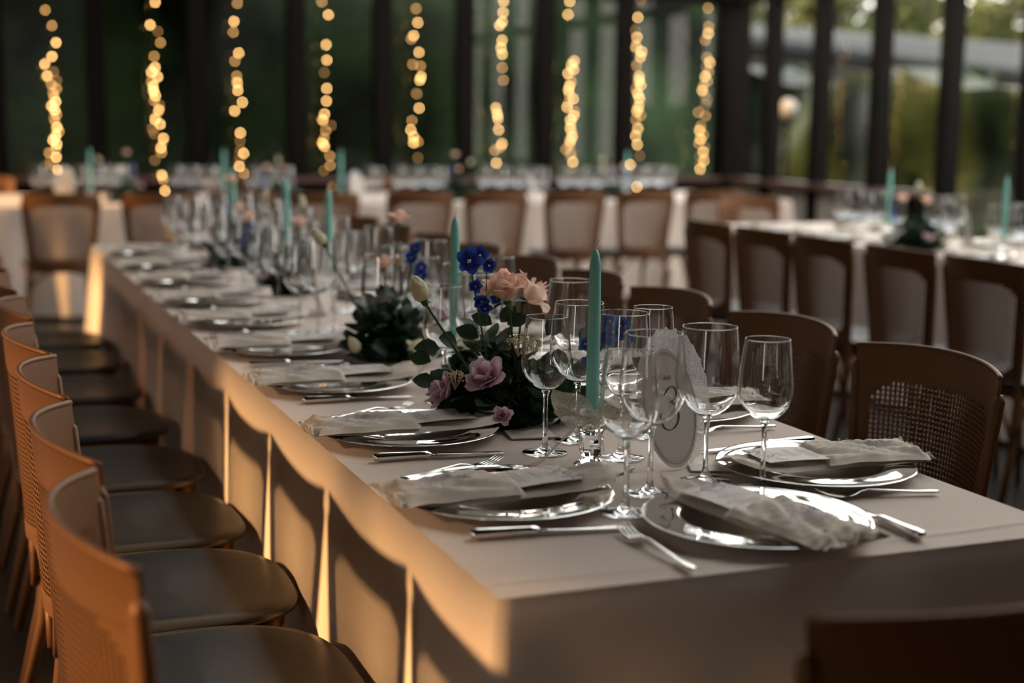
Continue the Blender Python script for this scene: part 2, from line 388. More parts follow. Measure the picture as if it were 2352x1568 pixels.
# sheet metal roof building
E0, E1 = at_d(1600, 95, 21.5), at_d(2480, 199, 37); E0.z = E1.z = 2.62
G0, G1 = at_d(1600, 60, 37), at_d(2480, 112, 47); G0.z = G1.z = 3.95
bt = thing('garden_building', 'long low building with grey blue sheet metal roof beyond the garden hedge', 'building', (E0+E1)/2-Vector((0, 0, 2.62)))
o0 = bt.location.copy()
def rel(p): return Vector(p)-o0
up = Vector((0, 0, .12)); mb = MB()
mb.add([rel(E0), rel(E1), rel(G1), rel(G0), rel(E0+up), rel(E1+up), rel(G1+up), rel(G0+up)], [(0, 3, 2, 1), (4, 5, 6, 7), (0, 1, 5, 4), (1, 2, 6, 5), (2, 3, 7, 6), (3, 0, 4, 7)])
for k in range(1, 60):
    a = E0.lerp(E1, k/60)+up; b = G0.lerp(G1, k/60)+up; mb.add(*g_tube([rel(a), rel(b)], .03, 4))
mb.build('roof', M['metalroof'], bt, smooth=False)
mb = MB(); q = (G0-E0).normalized()*.6; w0, w1 = E0+q, E1+q
mb.add([rel((w0.x, w0.y, -.1)), rel((w1.x, w1.y, -.1)), rel((w1.x, w1.y, 2.7)), rel((w0.x, w0.y, 2.7)),
        rel((G0.x, G0.y, -.1)), rel((G1.x, G1.y, -.1)), rel((G1.x, G1.y, 3.8)), rel((G0.x, G0.y, 3.8))], [(0, 1, 2, 3), (5, 4, 7, 6), (1, 5, 6, 2), (4, 0, 3, 7)])
mb.build('wall', M['wallx'], bt, smooth=False)
def tree(label, px, d, h, r, seed, tall=1.0, dens=2600, name='leafy_tree', m='tree'):
    p = at_d(px, 300, d); t = thing(name, label, 'tree', (p.x, p.y, -.12), 0, 'trees beyond the glass room')
    rr = random.Random(seed)
    MB().add(*g_tube([(0, 0, 0), (.05, .02, h*.35), (.1, -.05, h*.7)], [.22, .17, .08], 8)).build('trunk', M['bark'], t)
    blobs = [(Vector((rr.uniform(-r, r)*.6, rr.uniform(-r, r)*.6, h*rr.uniform(.35, .92))), r*rr.uniform(.35, .62)) for _ in range(15)]
    def pt(q):
        c, s = q.choice(blobs); dd = Vector((q.gauss(0, 1), q.gauss(0, 1), q.gauss(0, 1))).normalized()
        return c+dd*s*q.uniform(.6, 1.05)
    mb = MB(); leaf_cloud(mb, dens, pt, .22, seed)
    mb.build('crown', M[m], t, smooth=False); return t
tree('tree crown just right of the corner post, above the metal roof', 1690, 57, 9.5, 2.7, 11, dens=5200)
tree('tree crown above the roof between the second and third right mullions', 1880, 68, 10.5, 2.7, 12, dens=5200)
tree('yellow green tree crown above the roof, beside the bright sky', 2075, 60, 8.6, 2.6, 13, dens=5200)
tree('lower tree against the bright patch of sky at far right', 2290, 66, 8.4, 2.7, 14, dens=4200)
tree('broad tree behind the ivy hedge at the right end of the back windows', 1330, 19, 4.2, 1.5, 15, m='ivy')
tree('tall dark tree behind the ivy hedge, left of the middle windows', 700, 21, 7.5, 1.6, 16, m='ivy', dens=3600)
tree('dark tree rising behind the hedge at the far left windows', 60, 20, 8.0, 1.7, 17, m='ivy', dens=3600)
gl = at_d(1810, 250, 15.5)
lt = thing('garden_lamp', 'round white globe lamp on a dark post outside the right windows', 'lamp', (gl.x, gl.y, -.12))
MB().add(*g_lathe([(0, -.11), (.045, -.10), (.08, -.075), (.105, -.03), (.11, 0), (.105, .03), (.08, .075), (.045, .10), (0, .11)], 24)).build('globe', M['globe'], lt).location = (0, 0, gl.z+.12)
MB().add(*g_lathe([(.10, 0), (.09, .03), (.03, .05), (.025, gl.z-.04), (.05, gl.z+.02), (0, gl.z+.03)], 12)).build('post', M['frame'], lt)

# ------------------------------------------------------------------ fairy lights on the back windows
bulb_me = None; bulb_kinds = []
def light_string(px0, idx, ys, top=3.6):
    global bulb_me
    Y = YB-.16; x0 = x_for(px0, Y)
    t = thing('fairy_light_string', 'hanging string of warm fairy lights on the back windows, %s from the left' % (['first']+ORD[1:])[idx], 'string lights', (x0, Y, 0), 0, 'fairy light strings on the back windows')
    rr = random.Random(100+idx); pts = []
    z = top; k = 0
    zb = []
    for py in ys:
        P = CAMP+ray(px0, py)*(Y/ray(px0, py).y); zb.append(P.z)
    zb = [top-.12*j for j in range(int((top-zb[0])/.12))] + zb
    wpts = [(0, 0, top+.3)]
    for z in zb:
        dx = rr.uniform(-.045, .045); wpts.append((dx, rr.uniform(-.01, .01), z))
    MB().add(*g_tube(wpts, .0015, 4)).build('wire', M['wire'], t)
    for p in wpts[1:]:
        if bulb_me is None:
            b = MB().add(*g_lathe([(0, -.0085), (.005, -.007), (.0075, -.002), (.0075, .002), (.005, .007), (0, .0085)], 8)).build('bulb', M['bulb'], t); bulb_me = b.data
            for q in ('bulb2', 'bulb3'):
                c_ = bulb_me.copy(); c_.materials.clear(); c_.materials.append(M[q]); bulb_kinds.append(c_)
        else:
            b = bpy.data.objects.new('bulb', rr.choice([bulb_me, bulb_me, bulb_me, bulb_kinds[0], bulb_kinds[0], bulb_kinds[1]])); C.objects.link(b); b.parent = t
        b.location = (p[0]+rr.uniform(-.012, .012), p[1]-.01, p[2])
def seq(*parts):
    out = []
    for a, b, n in parts: out += [a+(b-a)*i/max(1, n-1) for i in range(n)]
    return out
light_string(127, 0, [24, 59, 98, 130, 148] + seq((165, 390, 24)))
light_string(366, 1, [58, 72, 98, 130] + seq((155, 350, 19)) + [368, 402, 412, 438])
light_string(551, 2, [8, 50, 75, 122, 141, 175, 190, 208, 235, 255, 305, 323, 345, 352, 366, 382, 398])
light_string(750, 3, [5, 34, 103, 138, 167, 203, 232, 262, 276, 288, 300, 318, 328, 336, 358, 380, 392, 429])
light_string(954, 4, [20, 52, 82, 90, 120, 148, 152, 176, 184, 214, 216, 248, 277, 298, 314, 325, 328, 362])
light_string(1141, 5, [2, 28, 50, 58, 92, 110, 124, 155, 184, 248, 262, 272, 298, 330, 338, 345, 374, 398])
light_string(1306, 6, [3, 34] + seq((140, 372, 25)) + [388])
light_string(1458, 7, [0, 40, 70, 86, 108, 118, 130, 150] + seq((175, 275, 11)) + [295, 312, 332, 358, 378, 395, 429])
light_string(1610, 8, [18, 61, 76, 92] + seq((132, 240, 11)) + [258, 266] + seq((290, 388, 11)))
# warm bulbs under the brown ceiling: they show in the silver plates
for k, y in enumerate((1.2, 2.4, 3.6, 4.8)):
    t = thing('ceiling_light_string', 'string of warm bulbs under the brown ceiling, %s row from the camera' % ORD[k], 'string lights', (1.0, y, ZC-.35), 0, 'ceiling bulb strings')
    pts = [(x, 0, .25*abs(math.sin(x*1.2))) for x in np.linspace(-4, 5, 31)]
    MB().add(*g_tube(pts, .003, 4)).build('wire', M['wire'], t)
    for p in pts[1::3]:
        b = bpy.data.objects.new('bulb', bulb_me); C.objects.link(b); b.parent = t; b.location = (p[0], p[1], p[2]-.03); b.scale = (2.2, 2.2, 2.6)

# ------------------------------------------------------------------ tables and cloths
def banquet(label_t, label_c, x0, x1, y0, y1, seed, hem=.03, fold=1.0, tuck=0):
    t = thing('banquet_table', label_t, 'table', ((x0+x1)/2, (y0+y1)/2, 0)); hx, hy = (x1-x0)/2-.01, (y1-y0)/2-.01
    MB().add(*g_box(-hx, hx, -hy, hy, TZ-.035, TZ-.006)).build('tabletop', M['wood'], t, smooth=False)
    for sx in (-1, 1):
        for sy in (-1, 1):
            MB().add(*g_tube([(sx*(hx-.1)-(tuck+.03 if sx > 0 else 0), sy*(hy-.15), 0), (sx*(hx-.08)-(tuck+.03 if sx > 0 else 0), sy*(hy-.12), TZ-.036)], .02, 8)).build('leg', M['frame'], t)
    # cloth
    rr = random.Random(seed); r = .012; mb = MB()
    W_, L_ = x1-x0, y1-y0; per = 2*(W_+L_)
    ph = [rr.uniform(0, 6.28) for _ in range(8)]
    def rim(s):
        s %= per
        if s < L_: return (x0, y1-s), (-1, 0)
        s -= L_
        if s < W_: return (x0+s, y0), (0, -1)
        s -= W_
        if s < L_: return (x1, y0+s), (1, 0)
        s -= L_; return (x1-s, y1), (0, 1)
    n = int(per/.02); rows = [0, .006, .015, .03, .06, .1, .16, .23, .31, .4, .5, .6, .68, TZ-hem]
    S_ = [i*per/n for i in range(n)]
    # snap samples at the corners so the edge stays crisp
    cs = [0, L_, L_+W_, 2*L_+W_]
    vv = []
    for d in rows:
        for s in S_:
            (x, y), (nx, ny) = rim(s); dc = min(min(abs(s-c), per-abs(s-c)) for c in cs)
            a = min(1, d/.5)
            f = .010*math.sin(s*9+ph[0]+d*.8)+.007*math.sin(s*17+ph[1]-d*1.5)+.006*math.sin(s*4.1+ph[2])
            if ny < 0: f += .006*math.exp(-((x-(x0+.555))/.012)**2)
            far = min(1, max(0, (y-3.8)/1.5)); f *= (1+far*1.9*fold)
            f += (.004+.004*far)*math.sin(s*36+ph[3])*(1 if far > .1 else .3)
            out = a*(f+.014)+ (0 if d < .01 else .004*min(1, d/.03))
            cr = math.exp(-(dc/.06)**2)*.035*a
            zz = TZ-d + (.0 if d else 0)
            k = math.exp(-dc/.05)
            ox, oy = nx*(out+cr), ny*(out+cr)
            if dc < .15:                       # round the corner outwards on both faces
                c = min(cs, key=lambda c: min(abs(s-c), per-abs(s-c))); (cx_, cy_), _ = rim(c+1e-6)
                sg = (-1 if abs(cx_-x0) < 1e-3 else 1, -1 if abs(cy_-y0) < 1e-3 else 1)
                ox += 0*sg[0]; oy += 0*sg[1]
                if nx: oy += sg[1]*(out+cr)*k
                else: ox += sg[0]*(out+cr)*k
            if tuck and nx > 0: ox -= tuck*min(1, max(0, (d-.10)/.12))*min(1, dc/.25)
            vv.append((x+ox, y+oy, zz))
    ff = [(j*n+i, j*n+(i+1) % n, (j+1)*n+(i+1) % n, (j+1)*n+i) for j in range(len(rows)-1) for i in range(n)]
    mb.add(vv, [q[::-1] for q in ff])
    # top, with pressed crease lines
    xs = list(np.linspace(x0, x1, 40)); ys = sorted(list(np.linspace(y0, y1, int(L_/.04)))+[y0+.052+q for q in (-.006, -.003, 0, .003, .006)]+[y0+1.62+q for q in (-.004, 0, .004)])
    def zt(x, y):
        z = TZ+.0008*math.sin(x*9+ph[4])*math.sin(y*6+ph[5])+.0005*math.sin(x*31+y*5)+.0004*math.sin(y*27+x*11)
        z += .0022*math.exp(-((y-(y0+.052+.006*math.sin(x*5)))/.004)**2)
        z += .0015*math.exp(-((y-(y0+1.62))/.003)**2)
        ed = min(x-x0, x1-x, y-y0, y1-y); return z if ed > .004 else TZ
    v = [(x, y, zt(x, y)) for y in ys for x in xs]; w = len(xs)
    mb.add(v, [(j*w+i, j*w+i+1, (j+1)*w+i+1, (j+1)*w+i) for j in range(len(ys)-1) for i in range(w-1)])
    tag(mb.build('tablecloth', M['cloth']), label_c, 'tablecloth')
TX0, TX1, TY0, TY1 = .596, 1.487, 1.535, 6.68
banquet('long banquet table under the ivory cloth in the foreground', 'ivory floor length tablecloth on the long foreground table', TX0, TX1, TY0, TY1, 1, tuck=.20)
BY0, BY1 = 9.75, 10.65
banquet('long banquet table in front of the fairy light windows', 'blurred ivory cloth on the table along the back windows', -1.9, 6.25, BY0, BY1, 2)
RX0, RX1 = 4.13, 5.0
banquet('banquet table on the right of the room', 'ivory cloth on the table behind the row of dark chairs at right', RX0, RX1, 2.2, 7.4, 3)

# ------------------------------------------------------------------ chairs (face +x, origin on the floor under the seat)
def make_chair():
    t = thing('cane_back_chair', 'chair', 'chair')
    def S_(u, v):                              # backrest surface: u -1..1 across, v 0..1 up
        z = .455+.425*v; hw = .176+.046*v; cx = -.205-.030*max(v, 0)**1.15
        return (cx+.070*abs(u)**2.1, u*hw, z-.012*u*u*v)
    u0, u1 = -.87, .87; v0, v1 = .08, .825; nc, nr = 36, 31; bu = .34
    us = [-1, -.985, -.95, -.91]; vs = [0, .03, .06]
    pu = (u1-u0)/nc; pv = (v1-v0)/nr
    cu = []; cv = []
    for k in range(nc): cu += [u0+pu*(k+bu/2), u0+pu*(k+1-bu/2)]
    for k in range(nr): cv += [v0+pv*(k+bu/2), v0+pv*(k+1-bu/2)]
    iu = len(us); us += cu; us += [.91, .95, .985, 1]; iv = len(vs); vs += cv; vs += [.845, .87, .90, .94, .975, 1.0]
    def skip(i, j):
        a, b = i-iu, j-iv
        if a < 0 or b < 0 or a >= 2*nc-1+1 or b >= 2*nr or a % 2 or b % 2: return False
        a //= 2; b //= 2
        if a >= nc or b >= nr: return False
        X, Y_ = (a+.5)/nc*2-1, (b+.5)/nr*2-1
        return abs(X)**8+abs(Y_)**8 < .93
    v, f = g_thick(us, vs, lambda u, v: S_(u, v), lambda u, v: .0038 if (abs(u) < .88 and .07 < v < .835) else .0065, skip)
    mb = MB().add(v, f)
    back = mb.build('backrest', M['chair'], t, smooth=False)
    # rolled top rail edge
    MB().add(*g_tube([S_(u, 1.0) for u in np.linspace(-1, 1, 25)], .0052, 8)).build('top_rail', M['chair'], t)
    for s in (-1, 1):
        pts = [Vector(S_(s, v))+Vector((-.004, s*.002, 0)) for v in (.93, .9, .7, .5, .3, .1, 0)]
        pts += [(-.140, s*.185, .40), (-.165, s*.195, .2), (-.215, s*.21, 0)]
        pts[7:] = [Vector(p) for p in pts[7:]]
        MB().add(*g_tube(pts, [.005, .011, .012, .0125, .013, .0145, .016, .017, .015, .011], 10)).build('leg', M['chair'], t)
        MB().add(*g_tube([(.165, s*.172, .455), (.178, s*.178, .25), (.195, s*.185, 0)], [.017, .015, .011], 10)).build('leg', M['chair'], t)
    # seat: shield shape
    out = []; n = 48
    for k in range(n):
        th = 2*PI*k/n; c, s = math.cos(th), math.sin(th)
        x = (.238*math.copysign(abs(c)**.72, c)) if c > 0 else (-.19*abs(c)**.45)
        y = .228*math.copysign(abs(s)**.62, s)*(1-.10*(c < 0)*abs(c))
        out.append((x, y))
    v = []; f = []
    prof = [(0, .466), (.35, .466), (.7, .469), (.9, .472), (.97, .4705), (1.0, .465), (1.0, .457), (.97, .452), (.6, .456), (0, .456)]
    for sc, z in prof:
        for x, y in out: v.append((x*sc, y*sc, z-(.006*(x/.2)**2 if x > 0 else 0)*sc))
    for j in range(len(prof)-1):
        for k in range(n):
            k2 = (k+1) % n; f.append((j*n+k, j*n+k2, (j+1)*n+k2, (j+1)*n+k))
    MB().add(v, [q[::-1] for q in f]).build('seat', M['seat'], t)
    v = []; f = []
    for sc, z in ((.90, .452), (.90, .412), (.86, .412), (.86, .452)):
        v += [(x*sc, y*sc, z) for x, y in out]
    for j in range(4):
        for k in range(n):
            k2 = (k+1) % n; j2 = (j+1) % 4; f.append((j*n+k, j*n+k2, j2*n+k2, j2*n+k))
    MB().add(v, [q[::-1] for q in f]).build('apron', M['chair'], t)
    for nm, a, b in (('back', (-.18, -.21), (-.18, .21)), ('side', (-.17, -.205), (.17, -.175)), ('side', (-.17, .205), (.17, .175))):
        pts = []
        for q in np.linspace(0, 1, 13):
            pts.append((a[0]+(b[0]-a[0])*q, a[1]+(b[1]-a[1])*q, .28+.14*(1-abs(2*q-1)**3)))
        MB().add(*g_tube(pts, .009, 8)).build('arched_brace', M['chair'], t)
    return t
CH = Proto(make_chair())
g = 'chairs along the left side of the foreground table'
rc = random.Random(3)
for k, y in enumerate((1.63, 2.105, 2.575, 3.05, 3.555, 4.11, 4.66, 5.22, 5.75)):
    CH.put((.334-(.020 if y > 3.7 else .006 if y < 1.8 else 0)+rc.uniform(-.005, .005), y, 0), rc.uniform(-.03, .03), 'brown cane back chair tucked at left side of the long table, %s from the front' % ORD[k], g)
g = 'chairs along the right side of the foreground table'
for k, y in enumerate((2.265, 2.79, 3.34, 3.84, 4.32, 4.82, 5.33, 5.85, 6.36)):
    CH.put((1.605, y, 0), PI+rc.uniform(-.02, .02), 'dark cane back chair behind the right side of the long table, %s from the front' % ORD[k], g)
p = on_z(1853, 1413, .875)
CH.put((p.x+.222, p.y+.166, 0), PI/2, 'near black chair at bottom right corner, facing the end of the long table', 'chair at the near end')
g = 'chairs with their backs to the camera at the back table'
for k, px in enumerate((-110, 137, 365, 560, 745, 966, 1140, 1322, 1484, 1640)):
    x = x_for(px, 8.80)
    CH.put((x, 8.97, 0), PI/2+rc.uniform(-.03, .03), 'blurred cane chair, back to us, at the back table, %s from left' % (['partly hidden first']+['first']+ORD[1:])[k], g)
g = 'dark chairs along the table at right'
for k, px in enumerate((2275, 2075, 1895, 1753, 1628)):
    y = y_for(px, 3.34)
    CH.put((3.51, y, 0), rc.uniform(-.03, .03), 'dark cane chair along the right hand table, %s from the right edge' % ORD[k], g)
g = 'chairs on the window side'
for k, px in enumerate((1775,)):
    CH.put((4.75, 7.74, 0), -PI/2, 'brown chair at the far end of the right hand table, before the cream wall', g)
for k, x in enumerate((-.6, .25, 2.1, 3.4)):
    CH.put((x, 11.3, 0), -PI/2, 'chair on the window side of the back table, %s from the left' % (['first']+ORD[1:])[k], g)

# ------------------------------------------------------------------ tableware sources
def make_plate():
    t = tag(MB().add(*g_lathe([(0, .0055), (.05, .0055), (.092, .0058), (.098, .0075), (.103, .0125), (.1065, .0162), (.110, .0178), (.1135, .0184), (.118, .0185), (.135, .0184), (.157, .0182),
        (.161, .0190), (.1645, .0190), (.1645, .0176), (.158, .0160), (.112, .0128), (.100, .0035), (.095, .0008), (0, .0008)], 96)).build('charger_plate', M['silver']), 'x', 'plate')
    return t
PL = Proto(make_plate())
def make_knife():
    t = thing('table_knife', 'x', 'knife')
    MB().add(*g_loft([(0, 0, .0075, .0045, .003), (.003, 0, .0075, .0085, .0065), (.012, 0, .0075, .0095, .0072), (.05, 0, .0075, .0078, .0065), (.085, 0, .0075, .0068, .0058), (.094, 0, .0075, .0085, .0065), (.098, 0, .0075, .006, .0045), (.102, 0, .0075, .005, .003)], 14)).build('handle', M['steel'], t)
    MB().add(*g_loft([(.100, 0, .0075, .0045, .0028), (.112, .001, .0070, .0075, .0012), (.16, .001, .0058, .0095, .001), (.205, .001, .0045, .0095, .0008), (.225, 0, .004, .0070, .0006), (.236, -.004, .0035, .0015, .0004)], 12)).build('blade', M['steel'], t)
    return t
KN = Proto(make_knife())
def make_fork():
    t = thing('table_fork', 'x', 'fork')
    MB().add(*g_loft([(0, 0, .006, .002, .0015), (.003, 0, .006, .006, .0028), (.012, 0, .006, .0078, .003), (.04, 0, .0065, .0055, .0025), (.09, 0, .010, .003, .0022), (.118, 0, .0125, .0028, .0020), (.132, 0, .011, .0055, .0015), (.142, 0, .008, .0115, .0012), (.152, 0, .0055, .0125, .0010), (.158, 0, .0048, .0125, .0009)], 12)).build('handle', M['steel'], t)
    mb = MB()
    for k in range(4):
        y = (k-1.5)*.0068
        mb.add(*g_loft([(.155, y, .0050, .0026, .0009), (.17, y, .0050, .0021, .0010), (.188, y*.98, .0085, .0018, .0010), (.203, y*.95, .0145, .0008, .0006)], 8))
    mb.build('tines', M['steel'], t); return t
FK = Proto(make_fork())
def pillow(x0, x1, hw, th, z0, ns, seed, rise=(0, 0), amp=1.0, flare=(0, 0)):
    rr = random.Random(seed); a, b, c = rr.uniform(0, 6), rr.uniform(0, 6), rr.uniform(0, 6)
    nx, ny = 64, 20; v = []; f = []
    for top in (1, 0):
        for j in range(ny+1):
            for i in range(nx+1):
                s = i/nx; q = j/ny*2-1; x = x0+(x1-x0)*s
                w = hw*(1+.05*math.sin(x*38+a)+.03*math.sin(x*80+b)); w *= 1+flare[0]*max(0, 1-s*5)+flare[1]*max(0, 1-(1-s)*5)
                edge = max(0, 1-abs(q)**4)**.5*min(1, (min(s, 1-s)*14+.25))
                wr = amp*(.0020*math.sin(x*52+q*3+a)+.0016*math.sin(q*8+x*30+b)+.0010*math.sin(x*120+q*13+c)+.0007*math.sin(x*210-q*21+a))
                z = z0+rise[0]*max(0, 1-s*4)**2+rise[1]*max(0, 1-(1-s)*4)**2*(.6+.4*q)+ (th*edge+wr*edge if top else .0)+amp*.001*math.sin(x*40+a)
                v.append((x+.004*math.sin(q*7+c)*(1 if s in (0, 1) else 0), q*w+.003*math.sin(x*22+c), z))
    n = (nx+1)*(ny+1); w_ = nx+1
    for j in range(ny):
        for i in range(nx):
            p = j*w_+i; f.append((p, p+1, p+1+w_, p+w_)); f.append((n+p+w_, n+p+1+w_, n+p+1, n+p))
    for i in range(nx): f.append((i+1, i, n+i, n+i+1)); p = ny*w_+i; f.append((p, p+1, n+p+1, n+p))
    for j in range(ny): p = j*w_; f.append((p, p+w_, n+p+w_, n+p)); p = j*w_+nx; f.append((p+w_, p, n+p, n+p+w_))
    return v, f
def scribble(n, cx, cy, rx, ry, z, seed, w=.0006):
    rr = random.Random(seed); mb = MB()
    for _ in range(n):
        x, y = cx+rr.uniform(-rx, rx), cy+rr.uniform(-ry, ry); pts = []
        a = rr.uniform(0, 6.28)
        for k in range(8):
            a += rr.uniform(-.9, .9); x += .0035*math.cos(a); y += .0035*math.sin(a); pts.append((x, y, z))
        mb.add(*g_ribbon(pts, w))
    return mb
def make_napkin(seed):
    t = thing('linen_napkin', 'x', 'napkin')
    MB().add(*pillow(-.168, .182, .056, .009, .0200, 1, seed, rise=(.004, .024), flare=(.06, -.45), amp=.8)).build('lower_fold', M['napkin'], t)
    MB().add(*pillow(-.172, .014, .060, .0135, .0275, 1, seed+1, rise=(-.002, 0), flare=(.10, 0), amp=1.7)).build('pocket_fold', M['napkin'], t)
    MB().add(*pillow(-.186, -.148, .050, .009, .0235, 1, seed+2, rise=(.006, 0), flare=(.3, 0), amp=3.0)).build('gathered_hem', M['napkin'], t)
    scribble(46, -.085, 0, .036, .028, .0440, seed+3, .0013).build('embroidery', M['thread'], t)
    return t
NP = [Proto(make_napkin(s)) for s in (11, 29, 47)]
def make_menu():
    t = thing('menu_card', 'x', 'menu card')
    v, f = g_thick([0, .25, .5, .75, 1], [0, .33, .66, 1], lambda u, v: (-.012+.135*u, (v-.5)*.093, .0330+.004*math.sin(u*2.2)), .0008)
    MB().add(v, f).build('card', M['paper'], t, smooth=False)
    mb = MB(); rr = random.Random(5)
    rows = [(.022, .6), (.028, .75), (.034, .7), (.044, .25), (.055, .65), (.061, .5), (.070, .2), (.080, .25)]
    for x, w in rows:
        u = (x+.012)/.135; z = .0330+.004*math.sin(u*2.2)+.0012
        y = -.03*w/.75*1.0
        while y < .03*w/.75:
            L = rr.uniform(.002, .006); mb.add([(x-.0008, y, z), (x+.0008, y, z), (x+.0008, y+L, z), (x-.0008, y+L, z)], [(0, 1, 2, 3)]); y += L+.0016
    mb.build('printed_text', M['ink2'], t, smooth=False)
    s = scribble(26, .108, .0, .010, .040, 0, 9, .0012)
    s.v = [(p[0], p[1], .0330+.004*math.sin((p[0]+.012)/.135*2.2)+.0010) for p in s.v]
    s.build('floral_border', M['thread'], t, smooth=False)
    return t
MN = Proto(make_menu())
def glass_prof(h, rr_, rm, zm, zb, foot, th=.0011):
    out = [(0, 0), (foot*.6, .0002), (foot-.0015, .0004), (foot, .0013), (foot-.002, .0022), (foot*.55, .0035), (.012, .0065), (.0065, .013), (.0046, .024), (.0040, .045), (.0040, zb-.018), (.0048, zb-.008), (.0085, zb-.001)]
    n = 9; bo = []
    for k in range(1, n+1):
        a = k/n*PI/2; bo.append((.0085+(rm-.0085)*math.sin(a)**1.05, zb-.001+(zm-zb)*(.66*(1-math.cos(a))+.34*k/n)))
    for s in (1/7, 2/7, 3/7, 4/7, 5/7, 6/7, .985, 1):
        bo.append((rm+(rr_-rm)*(s**1.45), zm+(h-zm)*s))
    return out, bo
def make_glass(h, rr_, rm, zm, zb, foot, fine):
    t = thing('wine_glass', 'x', 'glass'); out, bo = glass_prof(h, rr_, rm, zm, zb, foot)
    seg = 48 if fine else 24
    if fine:
        inner = [(max(0, r-.0008), z+(.0012 if r < rm*.8 and z < zm else 0)) for r, z in bo]
        full = bo+[(bo[-1][0]-.0004, bo[-1][1]+.0004)]+inner[::-1]
        full = [(0.0, zb+.0005)] [:0]+full
        inner_b = [(.004, zb+.0016), (0, zb+.0010)]
        prof = out+full+inner_b
        # base and stem share one closed solid with the bowl; cut into two parts at the top of the stem
        MB().add(*g_lathe(out+[(0, zb-.0009)], seg)).build('foot_and_stem', M['glass'], t)
        MB().add(*g_lathe([(0, zb-.0005), (.0085, zb-.0005)]+full[0:]+inner_b, seg)).build('bowl', M['glass'], t)
    else:
        MB().add(*g_lathe(out+[(0, zb-.0009)], 14)).build('foot_and_stem', M['bowl'], t)
        MB().add(*g_lathe([(0, zb-.0005), (.0085, zb-.0005)]+bo+[(bo[-1][0]-.0010, bo[-1][1]+.0004), (bo[-1][0]-.0014, bo[-1][1]-.001)], seg)).build('bowl', M['bowl'], t)
    return t
GA = Proto(make_glass(.252, .0440, .0520, .168, .108, .0415, True))
GB = Proto(make_glass(.240, .0355, .0435, .162, .112, .0400, True))
ga = Proto(make_glass(.252, .0440, .0520, .168, .108, .0415, False))
gb = Proto(make_glass(.240, .0355, .0435, .162, .112, .0400, False))

def make_placecard():
    t = thing('place_card', 'x', 'place card')
    MB().add(*g_thick([0, .5, 1], [0, .5, 1], lambda u, v: ((u-.5)*.085, (v-.5)*.055, .0012), .0006)).build('lower_leaf', M['paper'], t, smooth=False)
    MB().add(*g_thick([0, .5, 1], [0, .5, 1], lambda u, v: ((u-.5)*.085, (v-.5)*.055, .0028+.0035*v), .0006)).build('upper_leaf', M['paper'], t, smooth=False)
    mb = MB(); rr = random.Random(2); x = -.028
    pts = []
    while x < .02: pts.append((x, .004*math.sin(x*520)+.002*math.sin(x*210), .0056)); x += .0012
    mb.add(*g_ribbon(pts, .0007)); mb.build('handwriting', M['ink'], t, smooth=False); return t
PC = Proto(make_placecard())

# ------------------------------------------------------------------ settings on the foreground table
def plate_z(): return TZ+.0015
def setting(x, y, rz, who, tilt=0, fine=False, glasses=(), nap=0, cut=True, knife=None, fork=None):
    """rz: direction the diner looks (0 = +x). local +x runs from the diner to the table centre"""
    c, s = math.cos(rz), math.sin(rz); G = lambda a, b: (x+a*c-b*s, y+a*s+b*c)
    PL.put((x, y, plate_z()), 0, 'round mirror polished silver charger plate, %s' % who, 'silver charger plates')
    n = NP[nap % 3].put((*G(-.008, .0), TZ+.001), rz+tilt, 'folded ivory linen napkin with blue embroidery, %s' % who, 'embroidered napkins')
    MN.put((*G(-.008, .0), TZ+.001), rz+tilt+.04, 'white printed menu card tucked into the napkin, %s' % who, 'menu cards')
    if cut:
        kx, ky, kr = knife or (-.135, -.195, 0); KN.put((*G(kx, ky), TZ+.0015), rz+kr, 'silver table knife beside the plate, %s' % who, 'table knives')
        fx, fy, fr = fork or (-.125, .185, 0); FK.put((*G(fx, fy), TZ+.0015), rz+fr, 'silver table fork beside the plate, %s' % who, 'table forks')
LY = [1.942, 2.425, 2.944, 3.442, 3.952, 4.45, 5.0, 5.55, 6.12]
for k, y in enumerate(LY):
    who = 'left side place %s from the front' % ORD[k]
    kw = {}
    if k == 0: kw = dict(knife=(-.118, -.165, -.10), fork=(-.115, .165, .32), tilt=.06)
    if k == 1: kw = dict(knife=(-.118, -.168, -.08), fork=(-.112, .17, .36), tilt=-.03)
    if k == 2: kw = dict(knife=(-.115, -.16, -.03), fork=(-.105, .175, .25), tilt=-.02)
    setting(.7635, y, 0, who, nap=k, **{**dict(tilt=R.uniform(-.08, .08)), **kw})
RY = [1.952, 2.46, 2.97, 3.47, 3.97, 4.47, 5.0, 5.55, 6.12]
for k, y in enumerate(RY):
    who = 'right side place %s from the front' % ORD[k]
    kw = dict(knife=(-.125, -.195, .04), fork=(-.105, .185, -.2), tilt=-.05) if k == 0 else {}
    setting(1.318 if k else 1.318, y, PI, who, nap=k+1, **{**dict(tilt=R.uniform(-.08, .08)), **kw})
setting(1.052, 1.700, PI/2, 'end place nearest the camera', tilt=.22, nap=2, knife=(-.135, -.185, .0), fork=(-.16, .188, .02))
setting(1.04, 6.48, -PI/2, 'far end of the long table', tilt=.1, nap=1)

